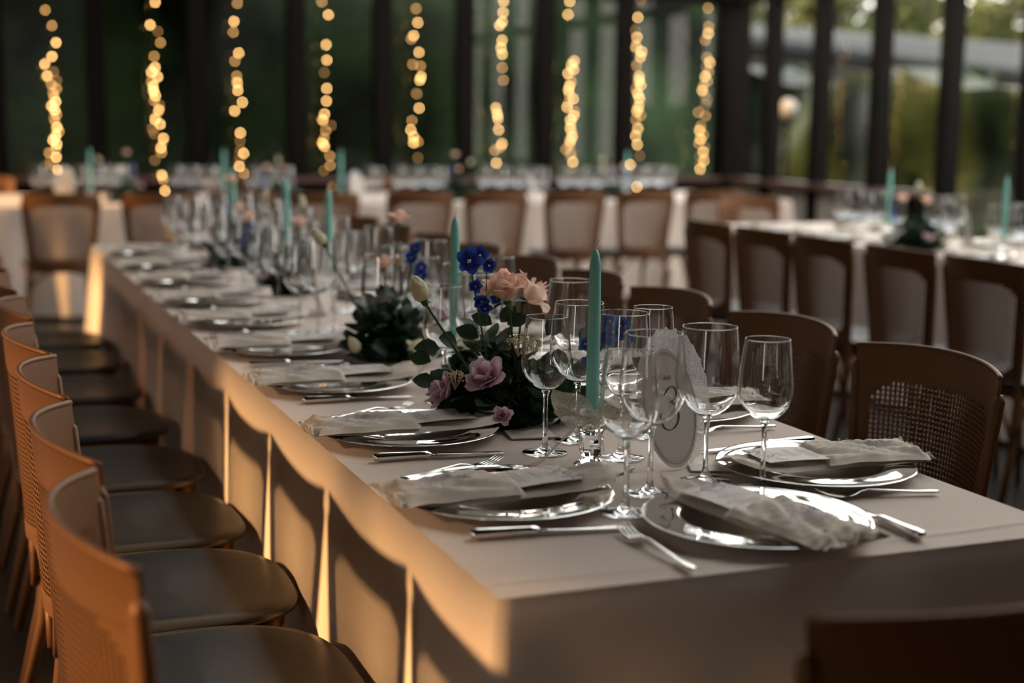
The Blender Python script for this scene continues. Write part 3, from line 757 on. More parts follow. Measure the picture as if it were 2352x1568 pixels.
def glass(P, px, py, label, grp, z=TZ+.001):
    p = on_z(px, py, TZ); return P.put((p.x, p.y, z), R.uniform(0, 6), label, grp)
g = 'wine glasses on the foreground table'
glass(GB, 1251, 1041, 'slim clear wine glass in focus just left of the near teal candle', g)
glass(GA, 1325, 1012, 'wide wine glass directly behind the near teal candle', g)
glass(GA, 1425, 1052, 'wine glass between the teal candle and the oval table number', g)
glass(GB, 1437, 1178, 'blurred wine glass nearest the camera, in front of the table number', g)
glass(GA, 1492, 1133, 'wine glass standing in front of the numeral on the oval card', g)
glass(GA, 1619, 1106, 'large wine glass with wide bowl between the oval card and the rightmost glass', g)
glass(GB, 1750, 1124, 'rightmost wine glass behind the end plate', g)
glass(GB, 1492, 1002, 'wine glass seen behind the top of the lace edged card', g)
def glass_d(P, px, d, label, grp):
    p = at_d(px, 600, d); return P.put((p.x, p.y, TZ+.001), R.uniform(0, 6), label, grp)
glass_d(GA, 1313, 2.90, 'large wine glass seen over the bouquet behind the near candle', g)
glass_d(GB, 1022, 2.88, 'slim wine glass behind the white rosebud stem', g)
glass_d(GA, 1100, 3.02, 'large wine glass behind the blue delphinium', g)
glass(ga, 878, 826, 'wine glass with a peach rose seen through its bowl, left of the white bud', g)
glass(gb, 975, 812, 'wine glass right of the one with the peach rose behind it', g)
for k, y in enumerate(LY[4:]):
    who = ORD[k+4]
    for j, (dx, dy, P) in enumerate(((.105, -.215, gb), (.16, -.20, ga), (.215, -.16, gb))):
        P.put((.76+dx, y+dy, TZ+.001), 0, '%s of three blurred wine glasses at the left side, %s place' % (('left', 'middle', 'right')[j], who), g)
P_ = [(1.16, 2.66, ga), (1.12, 2.72, gb)]
for k, y in enumerate(RY[2:]):
    who = ORD[k+2]
    for j, (dx, dy, P) in enumerate(((-.105, .20, ga), (-.165, .225, gb), (-.215, .165, gb))):
        P.put((1.318+dx, y+dy, TZ+.001), 0, '%s of three blurred wine glasses at the right side, %s place' % (('left', 'middle', 'right')[2-j], who), g)
gb.put((.90, 6.3, TZ+.001), 0, 'wine glass standing alone at the far left of the long table', g)

pc = [((1218, 1003), -.12, 'small white folded place card with handwriting in front of the near bouquet'),
      ((1395, 1085), .55, 'white folded place card on the cloth at the foot of the near candle'),
      ((1640, 1078), -.35, 'white place card lying between the oval number and the right plate'),
      ((985, 868), .1, 'white folded place card by the fork left of the mauve flowers')]
for (px, py), a, lab in pc:
    p = on_z(px, py, TZ); PC.put((p.x, p.y, TZ+.0015), a, lab, 'place cards')

# ------------------------------------------------------------------ candles
def make_candle():
    t = thing('taper_candle', 'x', 'candle')
    H = .285; pr = [(0, 0), (.0098, 0), (.0108, .004), (.0112, .05), (.0106, H*.55), (.0092, H-.028), (.0088, H-.022), (.0060, H-.008), (.0030, H-.0015), (.0012, H)]
    MB().add(*g_lathe(pr, 24)).build('wax_taper', M['wax'], t).location = (0, 0, .080)
    MB().add(*g_tube([(0, 0, H+.078), (.0005, 0, H+.084), (.002, 0, H+.090), (.0055, .001, H+.094), (.007, .001, H+.096)], [.0013, .0011, .0010, .0012, .0009], 6)).build('wick', M['wick'], t)
    return t
def make_holder():
    t = thing('crystal_candle_holder', 'x', 'candle holder')
    pr = [(0, 0), (.027, .0), (.030, .003), (.028, .008), (.020, .013), (.0145, .018), (.018, .024), (.0205, .03), (.0205, .052), (.0185, .058), (.023, .064), (.029, .071), (.0275, .076), (.0145, .0765), (.0125, .070), (.012, .060), (0, .058)]
    MB().add(*g_lathe(pr, 12)).build('cut_crystal', M['glass'], t, smooth=False)
    for k in range(4):
        a = k*PI/2+.4; mb = MB(); c = Vector((.0205*math.cos(a), .0205*math.sin(a), 0))
        mb.add(*g_tube([c*1.05+Vector((0, 0, .026)), c*1.15+Vector((0, 0, .032)), c*1.15+Vector((0, 0, .05)), c*1.05+Vector((0, 0, .056))], [.001, .0022, .0022, .001], 6)); mb.build('column', M['glass'], t)
    return t
def make_bow():
    t = thing('tulle_bow', 'x', 'ribbon bow')
    def loop(sgn, L, hh, wd, tilt):
        def fn(u, v):
            a = 2*PI*u; x = sgn*(L/2)*(1-math.cos(a)); z = hh*math.sin(a)*(1-.2*math.cos(a))+tilt*x
            w = wd*(.25+.75*max(0, math.sin(PI*u))**.7)
            return (x+.006*math.sin(v*6+a*2), (v-.5)*w*.45+.004*math.sin(a*3+v*5), z+(v-.5)*w*.9+.003*math.sin(v*9+a*4))
        return g_grid(fn, 24, 8)
    MB().add(*loop(-1, .066, .015, .034, -.35)).build('loop', M['tulle'], t)
    MB().add(*loop(1, .060, .015, .034, .20)).build('loop', M['tulle'], t)
    def tail(pts, w):
        pts = [Vector(p) for p in pts]
        def fn(u, v):
            f = u*(len(pts)-1); i = min(int(f), len(pts)-2); p = pts[i].lerp(pts[i+1], f-i)
            return p+Vector((.3, .9, .1))*((v-.5)*w*(.4+.8*u))+Vector((0, 0, .003*math.sin(v*8+u*12)))
        return g_grid(fn, 24, 6)
    MB().add(*tail([(0, 0, 0), (-.03, -.01, -.012), (-.06, -.015, -.04), (-.085, -.02, -.068), (-.13, -.02, -.088), (-.165, -.01, -.0885)], .038)).build('tail', M['tulle'], t)
    MB().add(*tail([(0, -.004, 0), (.008, -.03, -.02), (.012, -.038, -.05), (.02, -.040, -.075), (.035, -.055, -.0875)], .032)).build('tail', M['tulle'], t)
    MB().add(*g_lathe([(0, -.009), (.008, -.008), (.011, 0), (.008, .008), (0, .009)], 10)).build('knot', M['tulle'], t)
    return t
CD, HD, BW = Proto(make_candle()), Proto(make_holder()), Proto(make_bow())
def candle(x, y, which, full=True, rz=0):
    CD.put((x, y, TZ+.001), 0, 'teal taper candle, %s' % which, 'teal taper candles')
    HD.put((x, y, TZ+.001), rz, 'cut crystal holder under the teal candle, %s' % which, 'crystal candle holders')
    if full:
        b = BW.put((x-.006, y-.022, TZ+.090), rz-.35, 'cream tulle bow tied round the candle holder, %s' % which, 'tulle bows')
p = on_z(1357, 1075, TZ); candle(p.x, p.y, 'in focus beside the oval table number')
p = at_d(1045, 600, 3.09); candle(p.x, p.y, 'behind the blue delphinium')
for px, d, lab in ((755, 4.3, 'third along the long table'), (658, 5.1, 'fourth along the long table'), (536, 6.1, 'farthest along the long table')):
    p = at_d(px, 500, d); candle(p.x, p.y, lab)

# ------------------------------------------------------------------ oval table number with lace
def make_number(big):
    t = thing('table_number_card', 'x', 'table number')
    # local: card stands in x-z plane, faces -y
    def oval(a, b, y, th, m_, name, ruffle=0, z0=0, x0=0):
        n = 72; mb = MB(); v = []; f = []
        rings = [0, .3, .6, .85, 1.0]
        for side in (0, 1):
            for r in rings:
                for k in range(n):
                    t_ = 2*PI*k/n; rf = 1+ (ruffle*(.5+.5*math.cos(k*2*PI/n*24)) if r == 1 else 0)
                    wv = (.010*ruffle*8*math.sin(k*2*PI/n*18) if r >= .85 else 0)
                    v.append((x0+a*r*rf*math.cos(t_), y-(th if side == 0 else 0)+wv*.3, z0+b*r*rf*math.sin(t_)))
        N_ = len(rings)*n
        for s in (0, 1):
            for j in range(len(rings)-1):
                for k in range(n):
                    k2 = (k+1) % n; q = (s*N_+j*n+k, s*N_+j*n+k2, s*N_+(j+1)*n+k2, s*N_+(j+1)*n+k); f.append(q if s else q[::-1])
        e = (len(rings)-1)*n
        for k in range(n): k2 = (k+1) % n; f.append((e+k, e+k2, N_+e+k2, N_+e+k))
        mb.add(v, f); return mb.build(name, m_, t, smooth=False)
    oval(.053, .100, -.004, .0022, M['paper'], 'oval_card', 0, .103)
    oval(.070, .114, .010, .0015, M['lace'], 'lace_backing', .05, .121, .020)
    yf = -.0066
    def st(pts, w, mb, z0=.103):
        mb.add(*g_ribbon([(x, yf, z0+z) for x, z in pts], w, up=(0, -1, 0)))
    mb = MB()
    for k_, wd in ((.93, .0010), (.895, .0006)):
        st([(.053*k_*math.cos(a), .100*k_*math.sin(a)) for a in np.linspace(0, 2*PI, 73)], wd, mb)
    mb.build('border_line', M['ink2'], t, smooth=False)
    # calligraphic 3
    def arc(cx, cz, rx, rz_, a0, a1, n=14): return [(cx+rx*math.cos(math.radians(a0+(a1-a0)*i/n)), cz+rz_*math.sin(math.radians(a0+(a1-a0)*i/n))) for i in range(n+1)]
    up_ = arc(.002, .022, .013, .014, 165, -65); lo = arc(.000, -.016, .018, .021, 70, -165, 18)
    pts = up_+[(.002, .006)]+lo; n = len(pts); ws = []
    for i in range(n):
        dx = pts[min(i+1, n-1)][0]-pts[max(i-1, 0)][0]; dz = pts[min(i+1, n-1)][1]-pts[max(i-1, 0)][1]
        ws.append(.0009+.0034*abs(dz)/max(1e-6, math.hypot(dx, dz)))
    mb = MB(); st([(x*.95+z*.18, z*.98) for x, z in pts], ws, mb)
    st(arc(-.0075, .024, .0014, .0014, 0, 360, 10), .0022, mb); st(arc(-.0195, -.021, .0015, .0015, 0, 360, 10), .0024, mb)
    mb.build('numeral', M['ink'], t, smooth=False)
    # "Mesa" in small script above
    mb = MB(); z = .048; s = .0085; x = -.020
    L = {'M': [[(0, 0), (.35, .2), (.55, 1.5), (.75, .2), (1.25, 1.5), (1.15, .1), (1.5, .1)]],
         'e': [[(0, .1), (.45, .35), (.5, .62), (.3, .75), (.1, .45), (.2, .05), (.6, .1)]],
         's': [[(0, .1), (.35, .75), (.45, .35), (.3, 0), (.05, .08)], [(.3, 0), (.65, .12)]],
         'a': [[(.55, .6), (.3, .72), (.05, .4), (.15, .05), (.4, .1), (.58, .65), (.55, .08), (.85, .12)]]}
    adv = dict(M=1.55, e=.6, s=.62, a=.85)
    for ch in 'Mesa':
        for stx in L[ch]: st([(x+a*s+.1*b*s, z+b*s) for a, b in stx], .0011, mb)
        x += adv[ch]*s
    mb.build('word', M['ink'], t, smooth=False)
    return t
TN = Proto(make_number(True))
def lean(o, a):                              # tip the card backwards on its foot
    o.rotation_mode = 'XYZ'; e = o.rotation_euler; o.rotation_euler = (a, e[1], e[2]); return o
p = on_z(1552, 1080, TZ)
lean(TN.put((p.x, p.y, TZ+.001), .12, 'oval white card with the number 3 and lace edge, near end of the long table', 'oval table numbers'), -.26)
def tn_at(px, d, rz, lab, lean_=-.15):
    q = at_d(px, 450, d); lean(TN.put((q.x, q.y, TZ+.001), rz, lab, 'oval table numbers'), lean_)
tn_at(2240, 6.4, .95, 'lace edged oval card standing on the right hand table')
tn_at(820, 9.9, .5, 'blurred pointed white lace card on the back table under the fourth light string')
tn_at(1228, 10.4, 1.0, 'bright blurred white lace card on the back table between two chairs')
tn_at(143, 9.75, -.1, 'blurred white upright card on the back table at far left')
tn_at(748, 4.15, .9, 'blurred lace edged oval card at the middle of the long table')

# ------------------------------------------------------------------ flowers
def petal(mb, base, out, up, L, Wd, cup, curl, n=6):
    out = Vector(out).normalized(); up = Vector(up).normalized(); side = out.cross(up).normalized(); v = []; a = []
    for j in range(n+1):
        s = j/n
        for i in range(n+1):
            q = i/n*2-1; w = Wd*math.sin(PI*(.10+.66*s))**.8
            r = cup*math.sin(s*PI*.55)+curl*max(0, s-.65)**1.5*3
            z = L*s*(1-.25*curl*max(0, s-.7)*3)-L*.26*q*q*s**3
            b = -cup*.55*q*q*(1-.6*s)+ .02*L*math.sin(q*6+s*5)
            v.append(base+up*z+out*(r+b)+side*(q*w)); a.append(s)
    m_ = n+1; f = [(j*m_+i, j*m_+i+1, (j+1)*m_+i+1, (j+1)*m_+i) for j in range(n) for i in range(n)]
    mb.add(v, f, a)
def wpetal(mb, p, axis, ref, phi, half, R_, H_, close, flare, rnd, seed=0, n=8, twist=0):
    """petal lying on a cup of revolution round the axis; lip rounded and ruffled"""
    rr = random.Random(seed); a1, a2 = rr.uniform(0, 6.28), rr.uniform(0, 6.28); v = []; a = []; b = axis.cross(ref)
    for j in range(n+1):
        s = j/n
        for i in range(n+1):
            q = i/n*2-1; w = half*(.35+.65*math.sin(min(1, s*1.5)*PI/2))*(1-.22*max(0, s-.8)/.2)
            rho = R_*math.sin(min(1, s*1.25)*PI/2)**.75*(1-close*s**3)+flare*max(0, s-.55)**1.4*(1+.5*math.sin(q*4+a1))
            z = H_*(s-flare*5*max(0, s-.75)**2/max(1e-6, H_)*.5)-H_*rnd*q*q*s**3+.03*H_*math.sin(q*7+a2)*s
            ph = phi+q*w+twist*s
            v.append(p+axis*z+(ref*math.cos(ph)+b*math.sin(ph))*(rho+.02*R_*q)); a.append(s)
    m_ = n+1; mb.add(v, [(j*m_+i, j*m_+i+1, (j+1)*m_+i+1, (j+1)*m_+i) for j in range(n) for i in range(n)], a)
def rose(parent, p, axis, size, m, open_=.5, layers=4, name='rose', seed=0, sep=True):
    rr = random.Random(seed); axis = Vector(axis).normalized(); ref = axis.orthogonal().normalized(); mb = MB(); p = Vector(p)
    for l in range(layers):
        k = l/max(1, layers-1); n = (2, 3, 3, 4, 5, 5)[min(5, l if layers > 3 else l+2)]
        for i in range(n):
            R_ = size*(.15+.40*k*(.6+.4*open_))*rr.uniform(.95, 1.05); H_ = size*(1.12-.16*k-.22*k*k*open_)*rr.uniform(.95, 1.04)
            wpetal(mb, p, axis, ref, 2*PI*i/n+l*1.1+rr.uniform(-.2, .2), 1.15-.25*k, R_, H_, .55*(1-k)**1.2, size*(.05+1.25*k**2*open_)*rr.uniform(.5, 1.3), .18+.12*k, rr.random())
    o = mb.build(name, M[m], parent, attr=True)
    sm = MB()
    for i in range(5):
        d = Matrix.Rotation(2*PI*i/5, 3, axis) @ ref
        sm.add([p-axis*size*.05, p+d*size*.30+axis*size*.02+axis.cross(d)*size*.09, p+d*size*.72-axis*size*.10, p+d*size*.30+axis*size*.02-axis.cross(d)*size*.09], [(0, 1, 2, 3)])
    rot = Vector((0, 0, 1)).rotation_difference(axis).to_matrix()
    v, f = g_lathe([(0, -size*.16), (size*.09, -size*.12), (size*.15, -.02*size), (size*.12, size*.06)], 10)
    sm.add([p+rot @ Vector(q) for q in v], f)
    sm.build('sepals', M['stem'], o); return o
def bud(parent, p, axis, size, m, seed=0, name='rosebud'):
    rr = random.Random(seed); axis = Vector(axis).normalized(); p = Vector(p); rot = Vector((0, 0, 1)).rotation_difference(axis).to_matrix(); mb = MB()
    pr = [(0, -.02), (.18, 0), (.33, .16), (.36, .36), (.31, .58), (.20, .78), (.10, .95), (.04, 1.03), (0, 1.06)]
    v, f = g_lathe([(r*size, z*size) for r, z in pr], 20)
    v = [(x*(1+.06*math.sin(3*math.atan2(y, x)+z/size*4)), y*(1+.06*math.sin(3*math.atan2(y, x)+z/size*4)), z) for x, y, z in v]
    mb.add([p+rot @ Vector(q) for q in v], f, [min(1, max(0, q[2]/size)) for q in v])
    ref = axis.orthogonal().normalized(); mb = MB()
    for l in range(2):
        for i in range(3):
            wpetal(mb, p-axis*size*.04, axis, ref, 2.1*i+.8*l, 1.25, size*(.36+.05*l), size*(1.14-.05*l), .84-.06*l, size*.02, .42, seed+i+l*5, twist=.5)
    mb.add([p+rot @ Vector(q) for q in v], f, [.4]*len(v))
    o = mb.build(name, M[m], parent, attr=True); sm = MB()
    for i in range(5):
        d = Matrix.Rotation(2*PI*i/5+.2, 3, axis) @ ref; s = axis.cross(d)
        sm.add([p-axis*size*.08+s*size*.06, p+d*size*.35-axis*size*.12+s*size*.08, p+d*size*.95-axis*size*.22, p+d*size*.35-axis*size*.12-s*size*.08, p-axis*size*.08-s*size*.06], [(0, 1, 2, 3, 4)])
    v, f = g_lathe([(0, -size*.28), (size*.10, -size*.22), (size*.17, -size*.08), (size*.16, size*.04)], 10); sm.add([p+rot @ Vector(q) for q in v], f)
    sm.build('sepals', M['stem'], o); return o
def stem(parent, a, b, r=.0022, bend=.01, m='stem', seed=0, name='stem'):
    a, b = Vector(a), Vector(b); rr = random.Random(seed); mid = (a+b)/2+Vector((rr.uniform(-1, 1), rr.uniform(-1, 1), 0))*bend
    pts = [a*(1-t)**2+mid*2*t*(1-t)+b*t*t for t in np.linspace(0, 1, 10)]
    return MB().add(*g_tube(pts, r, 7)).build(name, M[m], parent)
def leaf(mb, p, d, n_, L, w, droop=.2):
    p = Vector(p); d = Vector(d).normalized(); n_ = Vector(n_); s = d.cross(n_).normalized(); n_ = s.cross(d)
    pr = [(0, .04), (.2, .7), (.45, 1), (.7, .8), (.88, .4), (1, .0)]; v = []
    for t, q in pr:
        c = p+d*L*t-Vector((0, 0, 1))*droop*L*t*t
        v += [c-s*w*q+n_*w*.25*q, c, c+s*w*q+n_*w*.25*q]
    f = []
    for i in range(len(pr)-1):
        for k in range(2): f.append((i*3+k, i*3+k+1, i*3+k+4, i*3+k+3))
    mb.add(v, f)
def foliage(parent, c, rx, ry, h, n, L, seed, m='leaf', name='foliage', w=.5):
    rr = random.Random(seed); mb = MB(); c = Vector(c)
    for _ in range(n):
        th = rr.uniform(0, 2*PI); ph = rr.random(); r = rr.uniform(.25, 1)
        d = Vector((math.cos(th)*math.sqrt(1-ph*ph), math.sin(th)*math.sqrt(1-ph*ph), ph))
        p = c+Vector((d.x*rx*r, d.y*ry*r, d.z*h*r+.004)); l = L*rr.uniform(.6, 1.3)
        dd = (d+Vector((rr.gauss(0, .5), rr.gauss(0, .5), rr.gauss(.1, .4)))).normalized()
        if p.z+dd.z*l-.2*l < c.z+.004: dd.z = abs(dd.z)*.4+.25; 
        leaf(mb, p, dd, (rr.gauss(0, .5), rr.gauss(0, .5), 1), l, l*.5*w, .12)
    for q in mb.v: pass
    mb.v = [(x, y, max(z, c.z+.0025)) for x, y, z in mb.v]
    return mb.build(name, M[m], parent)
def delph(parent, p, size, seed, face=None, n=5):
    rr = random.Random(seed); ax = Vector(face or (rr.uniform(-1, 1), -1, rr.uniform(-.2, .6))).normalized(); ref = ax.orthogonal().normalized(); mb = MB(); p = Vector(p)
    for i in range(n):
        d = Matrix.Rotation(2*PI*i/n+rr.uniform(-.2, .2), 3, ax) @ ref
        petal(mb, p, d, (d+ax*rr.uniform(.2, .55)).normalized(), size*rr.uniform(.95, 1.2), size*.56, size*.14, size*.16, 6)
    mb.v = [tuple(Vector(q)+Vector((rr.gauss(0, 1), rr.gauss(0, 1), rr.gauss(0, 1)))*size*.03) for q in mb.v]
    o = mb.build('blue_floret', M['blue'], parent, attr=True)
    mc = MB(); 
    for i in range(4):
        d = Matrix.Rotation(2*PI*i/4, 3, ax) @ ref; petal(mc, p+ax*size*.08, d, (d*.5+ax).normalized(), size*.38, size*.12, size*.03, 0, 3)
    mc.build('pale_eye', M['white'], o, attr=True); return o
def umbel(parent, p, r, seed):
    rr = random.Random(seed); mb = MB(); p = Vector(p)
    for _ in range(70):
        d = Vector((rr.gauss(0, 1), rr.gauss(0, 1), rr.gauss(.4, .6))).normalized()*r*rr.uniform(.5, 1)
        v, f = g_lathe([(0, -.0022), (.0019, -.0008), (.0019, .001), (0, .0022)], 5); c = p+Vector((d.x, d.y, d.z*.6))
        mb.add([c+Vector(q) for q in v], f)
    for _ in range(9):
        d = Vector((rr.gauss(0, 1), rr.gauss(0, 1), .5)).normalized()*r*.8; mb.add(*g_tube([p-Vector((0, 0, r*1.1)), p+Vector((d.x, d.y, d.z*.5))], .0007, 4))
    return mb.build('dried_umbel', M['seed'], parent)
def ruffle(parent, p, axis, size, m, seed, name='lisianthus'):
    rr = random.Random(seed); axis = Vector(axis).normalized(); ref = axis.orthogonal().normalized(); mb = MB(); p = Vector(p)
    for l in range(3):
        for i in range(4):
            d = Matrix.Rotation(2*PI*i/4+l*.6+rr.uniform(-.3, .3), 3, axis) @ ref
            petal(mb, p, d, (axis+d*(.25+.45*l)).normalized(), size*(1-.05*l), size*.42, size*.16, size*.25*l*.6, 7)
    mb.v = [tuple(Vector(q)+Vector((rr.gauss(0, 1), rr.gauss(0, 1), rr.gauss(0, 1)))*size*.022) for q in mb.v]
    return mb.build(name, M[m], parent, attr=True)

# hero bouquet
c = on_z(1150, 965, TZ)
hero = thing('flower_centrepiece', 'sharp focus bouquet with peach rose, blue delphinium and dark leaves beside the near candle', 'bouquet', (c.x, c.y, TZ), 0, 'flower centrepieces')
def H(px, py, d): return at_d(px, py, d)-hero.location
D0 = 2.70
MB().add(*g_lathe([(0, .001), (.085, .001), (.09, .01), (.085, .03), (.05, .045), (0, .05)], 20)).build('foam_base', M['leaf'], hero)
foliage(hero, (0.0, 0.01, 0), .115, .125, .135, 330, .050, 21, w=.75)
foliage(hero, (0.05, -.05, 0), .11, .10, .08, 110, .042, 22, w=.9, name='round_leaves')
foliage(hero, H(1120, 800, 2.72)-Vector((0, 0, .02)), .05, .05, .05, 34, .040, 23, 'leaf2', 'sage_leaves')
mb = MB()
for (px, py, d, dx, dy, dz, L) in ((1010, 800, 2.68, -1, -.2, .1, .05), (1030, 850, 2.65, -.5, -.5, -.5, .06), (1100, 775, 2.7, -.6, 0, .3, .05), (1130, 745, 2.7, -.9, 0, .5, .045), (1150, 740, 2.7, .6, 0, .7, .045), (1165, 745, 2.7, .9, 0, .4, .045), (1050, 790, 2.66, -.4, -.4, .2, .05), (1255, 770, 2.68, .5, .1, .6, .055), (1280, 800, 2.68, .3, 0, -.9, .06), (1310, 860, 2.68, .8, 0, .3, .05), (1330, 780, 2.7, .6, .2, .5, .04), (1000, 880, 2.62, -.8, -.2, .2, .045), (990, 830, 2.66, -.9, .1, .3, .045)):
    leaf(mb, H(px, py, d), (AR*dx+AU*dz-AW*(-dy)), -AW+AU*.5, L, L*.36, .1)
mb.build('sprig_leaves', M['leaf'], hero)
rp_ = H(1166, 690, 2.66); rose(hero, rp_-AU*.002, AU*1.0-AW*.42-AR*.18, .060, 'pink', .62, 6, 'peach_rose', 4)
rose(hero, H(1205, 690, 2.74), AU*.6+AR*.8+AW*.1, .050, 'pale', 1.0, 4, 'pale_open_rose', 8)
stem(hero, H(1168, 690, 2.66), H(1200, 960, 2.70), .0026, .006, seed=3); stem(hero, H(1200, 695, 2.74), H(1180, 900, 2.74), .0022, .004, seed=5)
bud(hero, H(974, 690, 2.55), AU*1.0-AR*.42-AW*.05, .045, 'white', 3, 'cream_rosebud'); stem(hero, H(974, 692, 2.55), H(1110, 900, 2.66), .0023, .008, seed=9)
for k, (px, py, d, s) in enumerate(((1077, 600, 2.62, .0215), (1098, 588, 2.65, .017), (1123, 610, 2.64, .012), (1092, 655, 2.62, .012), (1106, 690, 2.62, .013), (1114, 706, 2.62, .012), (1140, 685, 2.66, .010))):
    delph(hero, H(px, py, d), s, 40+k, face=(-.3 if k != 1 else .3, -1, .15 if k < 3 else -.4))
stem(hero, H(1080, 610, 2.625), H(1125, 860, 2.67), .0018, .003, seed=12); stem(hero, H(1118, 615, 2.64), H(1118, 740, 2.64), .001, .003, seed=13)
for k, (px, py, d, s) in enumerate(((1425, 745, 2.52, .016), (1408, 760, 2.52, .014), (1400, 735, 2.53, .013), (1435, 765, 2.52, .013), (1395, 775, 2.53, .014), (1345, 790, 2.6, .012), (1350, 830, 2.6, .011))):
    delph(hero, H(px, py, d), s, 60+k, face=(-.5, -1, .1*k-.3))
stem(hero, H(1415, 750, 2.525), H(1300, 930, 2.66), .0016, .01, seed=14)
ruffle(hero, H(1123, 878, 2.60), AU*.7-AR*.35-AW*.7, .044, 'mauve', 1); ruffle(hero, H(1030, 905, 2.60), AU*.4-AR*.8-AW*.4, .036, 'mauve', 2); ruffle(hero, H(1155, 955, 2.56), -AW+AU*.2, .020, 'mauve', 3)
ruffle(hero, H(1085, 790, 2.74), AU-AW*.3, .034, 'white', 6, 'white_bloom')
umbel(hero, H(1190, 785, 2.66), .026, 1); umbel(hero, H(1045, 865, 2.60), .022, 2); umbel(hero, H(1225, 790, 2.7), .020, 3)

# other bouquets: built once per kind, then copied
def make_bouquet(seed, tall, name='flower_centrepiece'):
    rr = random.Random(seed); t = thing(name, 'x', 'bouquet')
    MB().add(*g_lathe([(0, .001), (.085, .001), (.09, .01), (.085, .03), (.05, .045), (0, .05)], 16)).build('foam_base', M['leaf'], t)
    foliage(t, (0, 0, 0), .10, .14, .14, 230, .050, seed, w=.8); foliage(t, (.02, 0, .03), .08, .09, .13, 46, .05, seed+1, 'leaf2', 'sage_leaves')
    cols = tall
    for k, (x, y, z, m_, s, kind) in enumerate(cols):
        if kind == 'rose': rose(t, (x, y, z), (x*3, y*3-.2, 1), s, m_, .6, 4, {'pink': 'pink_rose', 'pale': 'pale_rose', 'white': 'white_rose', 'mauve': 'mauve_rose'}[m_], seed+k)
        elif kind == 'bud': bud(t, (x, y, z), (x*4-.2, y*2, 1), s, m_, seed+k, 'rosebud')
        else:
            for q in range(4): delph(t, (x+rr.uniform(-.014, .014), y, z-.022*q), s, seed*7+q)
        stem(t, (x, y, z), (x*.3, y*.3, .04), .002, .01, seed=k)
    return t
B1 = Proto(make_bouquet(101, [(-.015, .006, .215, 'pink', .034, 'rose'), (.02, .0, .325, 'pink', .034, 'rose'), (-.15, .06, .275, 'white', .042, 'bud'), (.056, -.02, .265, 'blue', .015, 'del'), (-.11, -.10, .035, 'white', .040, 'bud'), (.015, -.155, .035, 'white', .034, 'rose'), (.10, -.08, .10, 'mauve', .032, 'rose')]))
B2 = Proto(make_bouquet(202, [(.03, -.02, .22, 'pink', .038, 'rose'), (-.12, .04, .235, 'pink', .036, 'rose'), (.05, .02, .28, 'white', .042, 'bud'), (.0, -.12, .04, 'white', .036, 'rose'), (-.10, -.08, .06, 'mauve', .032, 'rose'), (.08, -.08, .06, 'pale', .030, 'rose'), (-.12, .08, .22, 'blue', .015, 'del')]))
gf = 'flower centrepieces'
p = at_d(903, 600, 3.42); B1.put((p.x, p.y+.02, TZ), 0, 'blurred bouquet with two peach roses and cream buds, second along the long table', gf)
p = at_d(650, 600, 4.75); B2.put((p.x+.02, p.y, TZ), 0, 'blurred bouquet with pink roses in the middle of the long table', gf)
p = at_d(545, 600, 5.6); B1.put((p.x, p.y, TZ), 2.4, 'blurred leafy bouquet with a pink rose toward the far end of the long table', gf)
for k, (px, d, P, rz, lab) in enumerate(((285, 9.9, B1, 0, 'blurred bouquet with blue blooms on the back table between first two light strings'), (640, 10.1, B2, 1, 'blurred bouquet with a pink rose on the back table below the third light string'),
        (1050, 10.7, B1, 2.2, 'blurred bouquet with a blue spike on the back table below the fifth light string'), (1395, 11.3, B2, 3, 'blurred low bouquet at the right part of the back table'))):
    p = at_d(px, 420, d); P.put((p.x, p.y, TZ), rz, lab, gf)
p = at_d(2110, 480, 6.75); B2.put((p.x, p.y, TZ), .6, 'blurred bouquet with pink roses on the right hand table', gf)

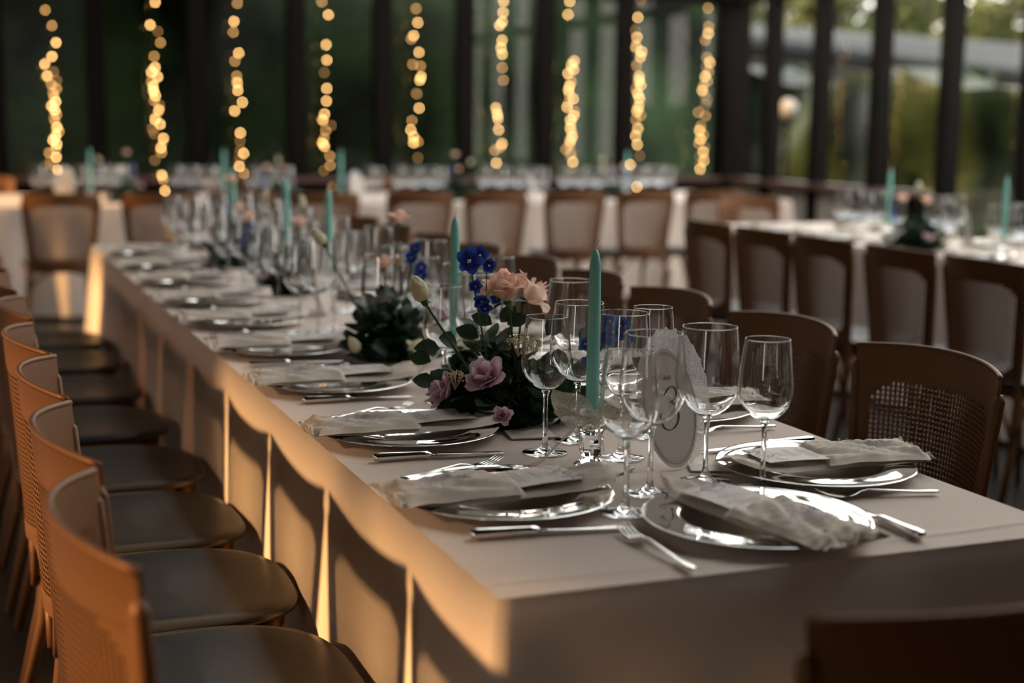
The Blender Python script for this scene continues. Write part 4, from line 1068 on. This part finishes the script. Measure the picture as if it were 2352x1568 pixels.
# ------------------------------------------------------------------ things on the two far tables
for k, (px, d, lab) in enumerate(((208, 9.7, 'left one on the back table'), (515, 10.0, 'back table, left of third light string'), (783, 10.2, 'back table, right of fourth light string'), (1440, 11.4, 'faint, back table by eighth light string'),
        (2045, 7.2, 'right hand table, behind its bouquet'), (2313, 6.15, 'right hand table, rightmost'))):
    p = at_d(px, 420, d); candle(p.x, p.y, lab, full=(px == 2313))
g = 'blurred glasses on the back table'
names = ['first', 'second', 'third', 'fourth', 'fifth', 'sixth', 'seventh', 'eighth', 'ninth', 'tenth']
clusters = [(88, 9.6, 4), (185, 9.7, 5), (240, 9.9, 4), (405, 9.9, 6), (580, 10.0, 5), (850, 10.3, 2), (915, 10.4, 6), (1110, 10.7, 8), (1295, 10.9, 5), (1395, 11.2, 7), (1480, 11.3, 4)]
for ci, (px, d, n) in enumerate(clusters):
    for k in range(n):
        x = px+k*20; p = at_d(x, 420, d+(.16 if k % 2 else 0)); yy = min(max(p.y, BY0+.1), BY1-.1)
        lab = 'blurred wine glass on the back table, %s of the cluster %s from the left' % (names[k], (['first']+ORD[1:])[ci])
        (gb if k % 2 else ga).put((p.x, yy, TZ+.001), 0, lab, g)
for k in range(9):
    x = x_for((137, 365, 560, 745, 966, 1140, 1322, 1484, 1640)[k], 10.02)
    who = 'back table, near side, %s from left' % (['first']+ORD[1:])[k]
    if x < 6.1:
        PL.put((x, 10.03, plate_z()), 0, 'blurred silver charger plate, %s' % who, 'charger plates on the back table')
        NP[k % 3].put((x, 10.03, TZ+.001), PI/2, 'blurred folded napkin, %s' % who, 'napkins on the back table')
g = 'blurred glasses on the right hand table'
for k, (px, d) in enumerate(((1935, 7.35), (1962, 7.3), (1990, 7.15), (2012, 7.3), (2062, 7.0), (2150, 6.9), (2172, 6.75), (2195, 6.9), (2290, 6.3), (2335, 6.0), (2180, 6.45), (2352, 6.2))):
    p = at_d(px, 480, d); xx = min(max(p.x, RX0+.08), RX1-.08)
    (ga if k % 2 else gb).put((xx, p.y, TZ+.001), 0, 'blurred wine glass on the right hand table, %s along the row of glasses' % (['first']+ORD[1:])[k], g)
for k, y in enumerate((4.6, 5.15, 5.7, 6.25, 6.8)):
    for s, x in ((0, RX0+.17), (PI, RX1-.17)):
        who = 'right hand table, %s side, %s from the right' % ('near' if s == 0 else 'window', ORD[k])
        PL.put((x, y, plate_z()), 0, 'blurred bright silver charger plate, %s' % who, 'charger plates on the right hand table')
        NP[k % 3].put((x, y, TZ+.001), s, 'blurred folded napkin, %s' % who, 'napkins on the right hand table')
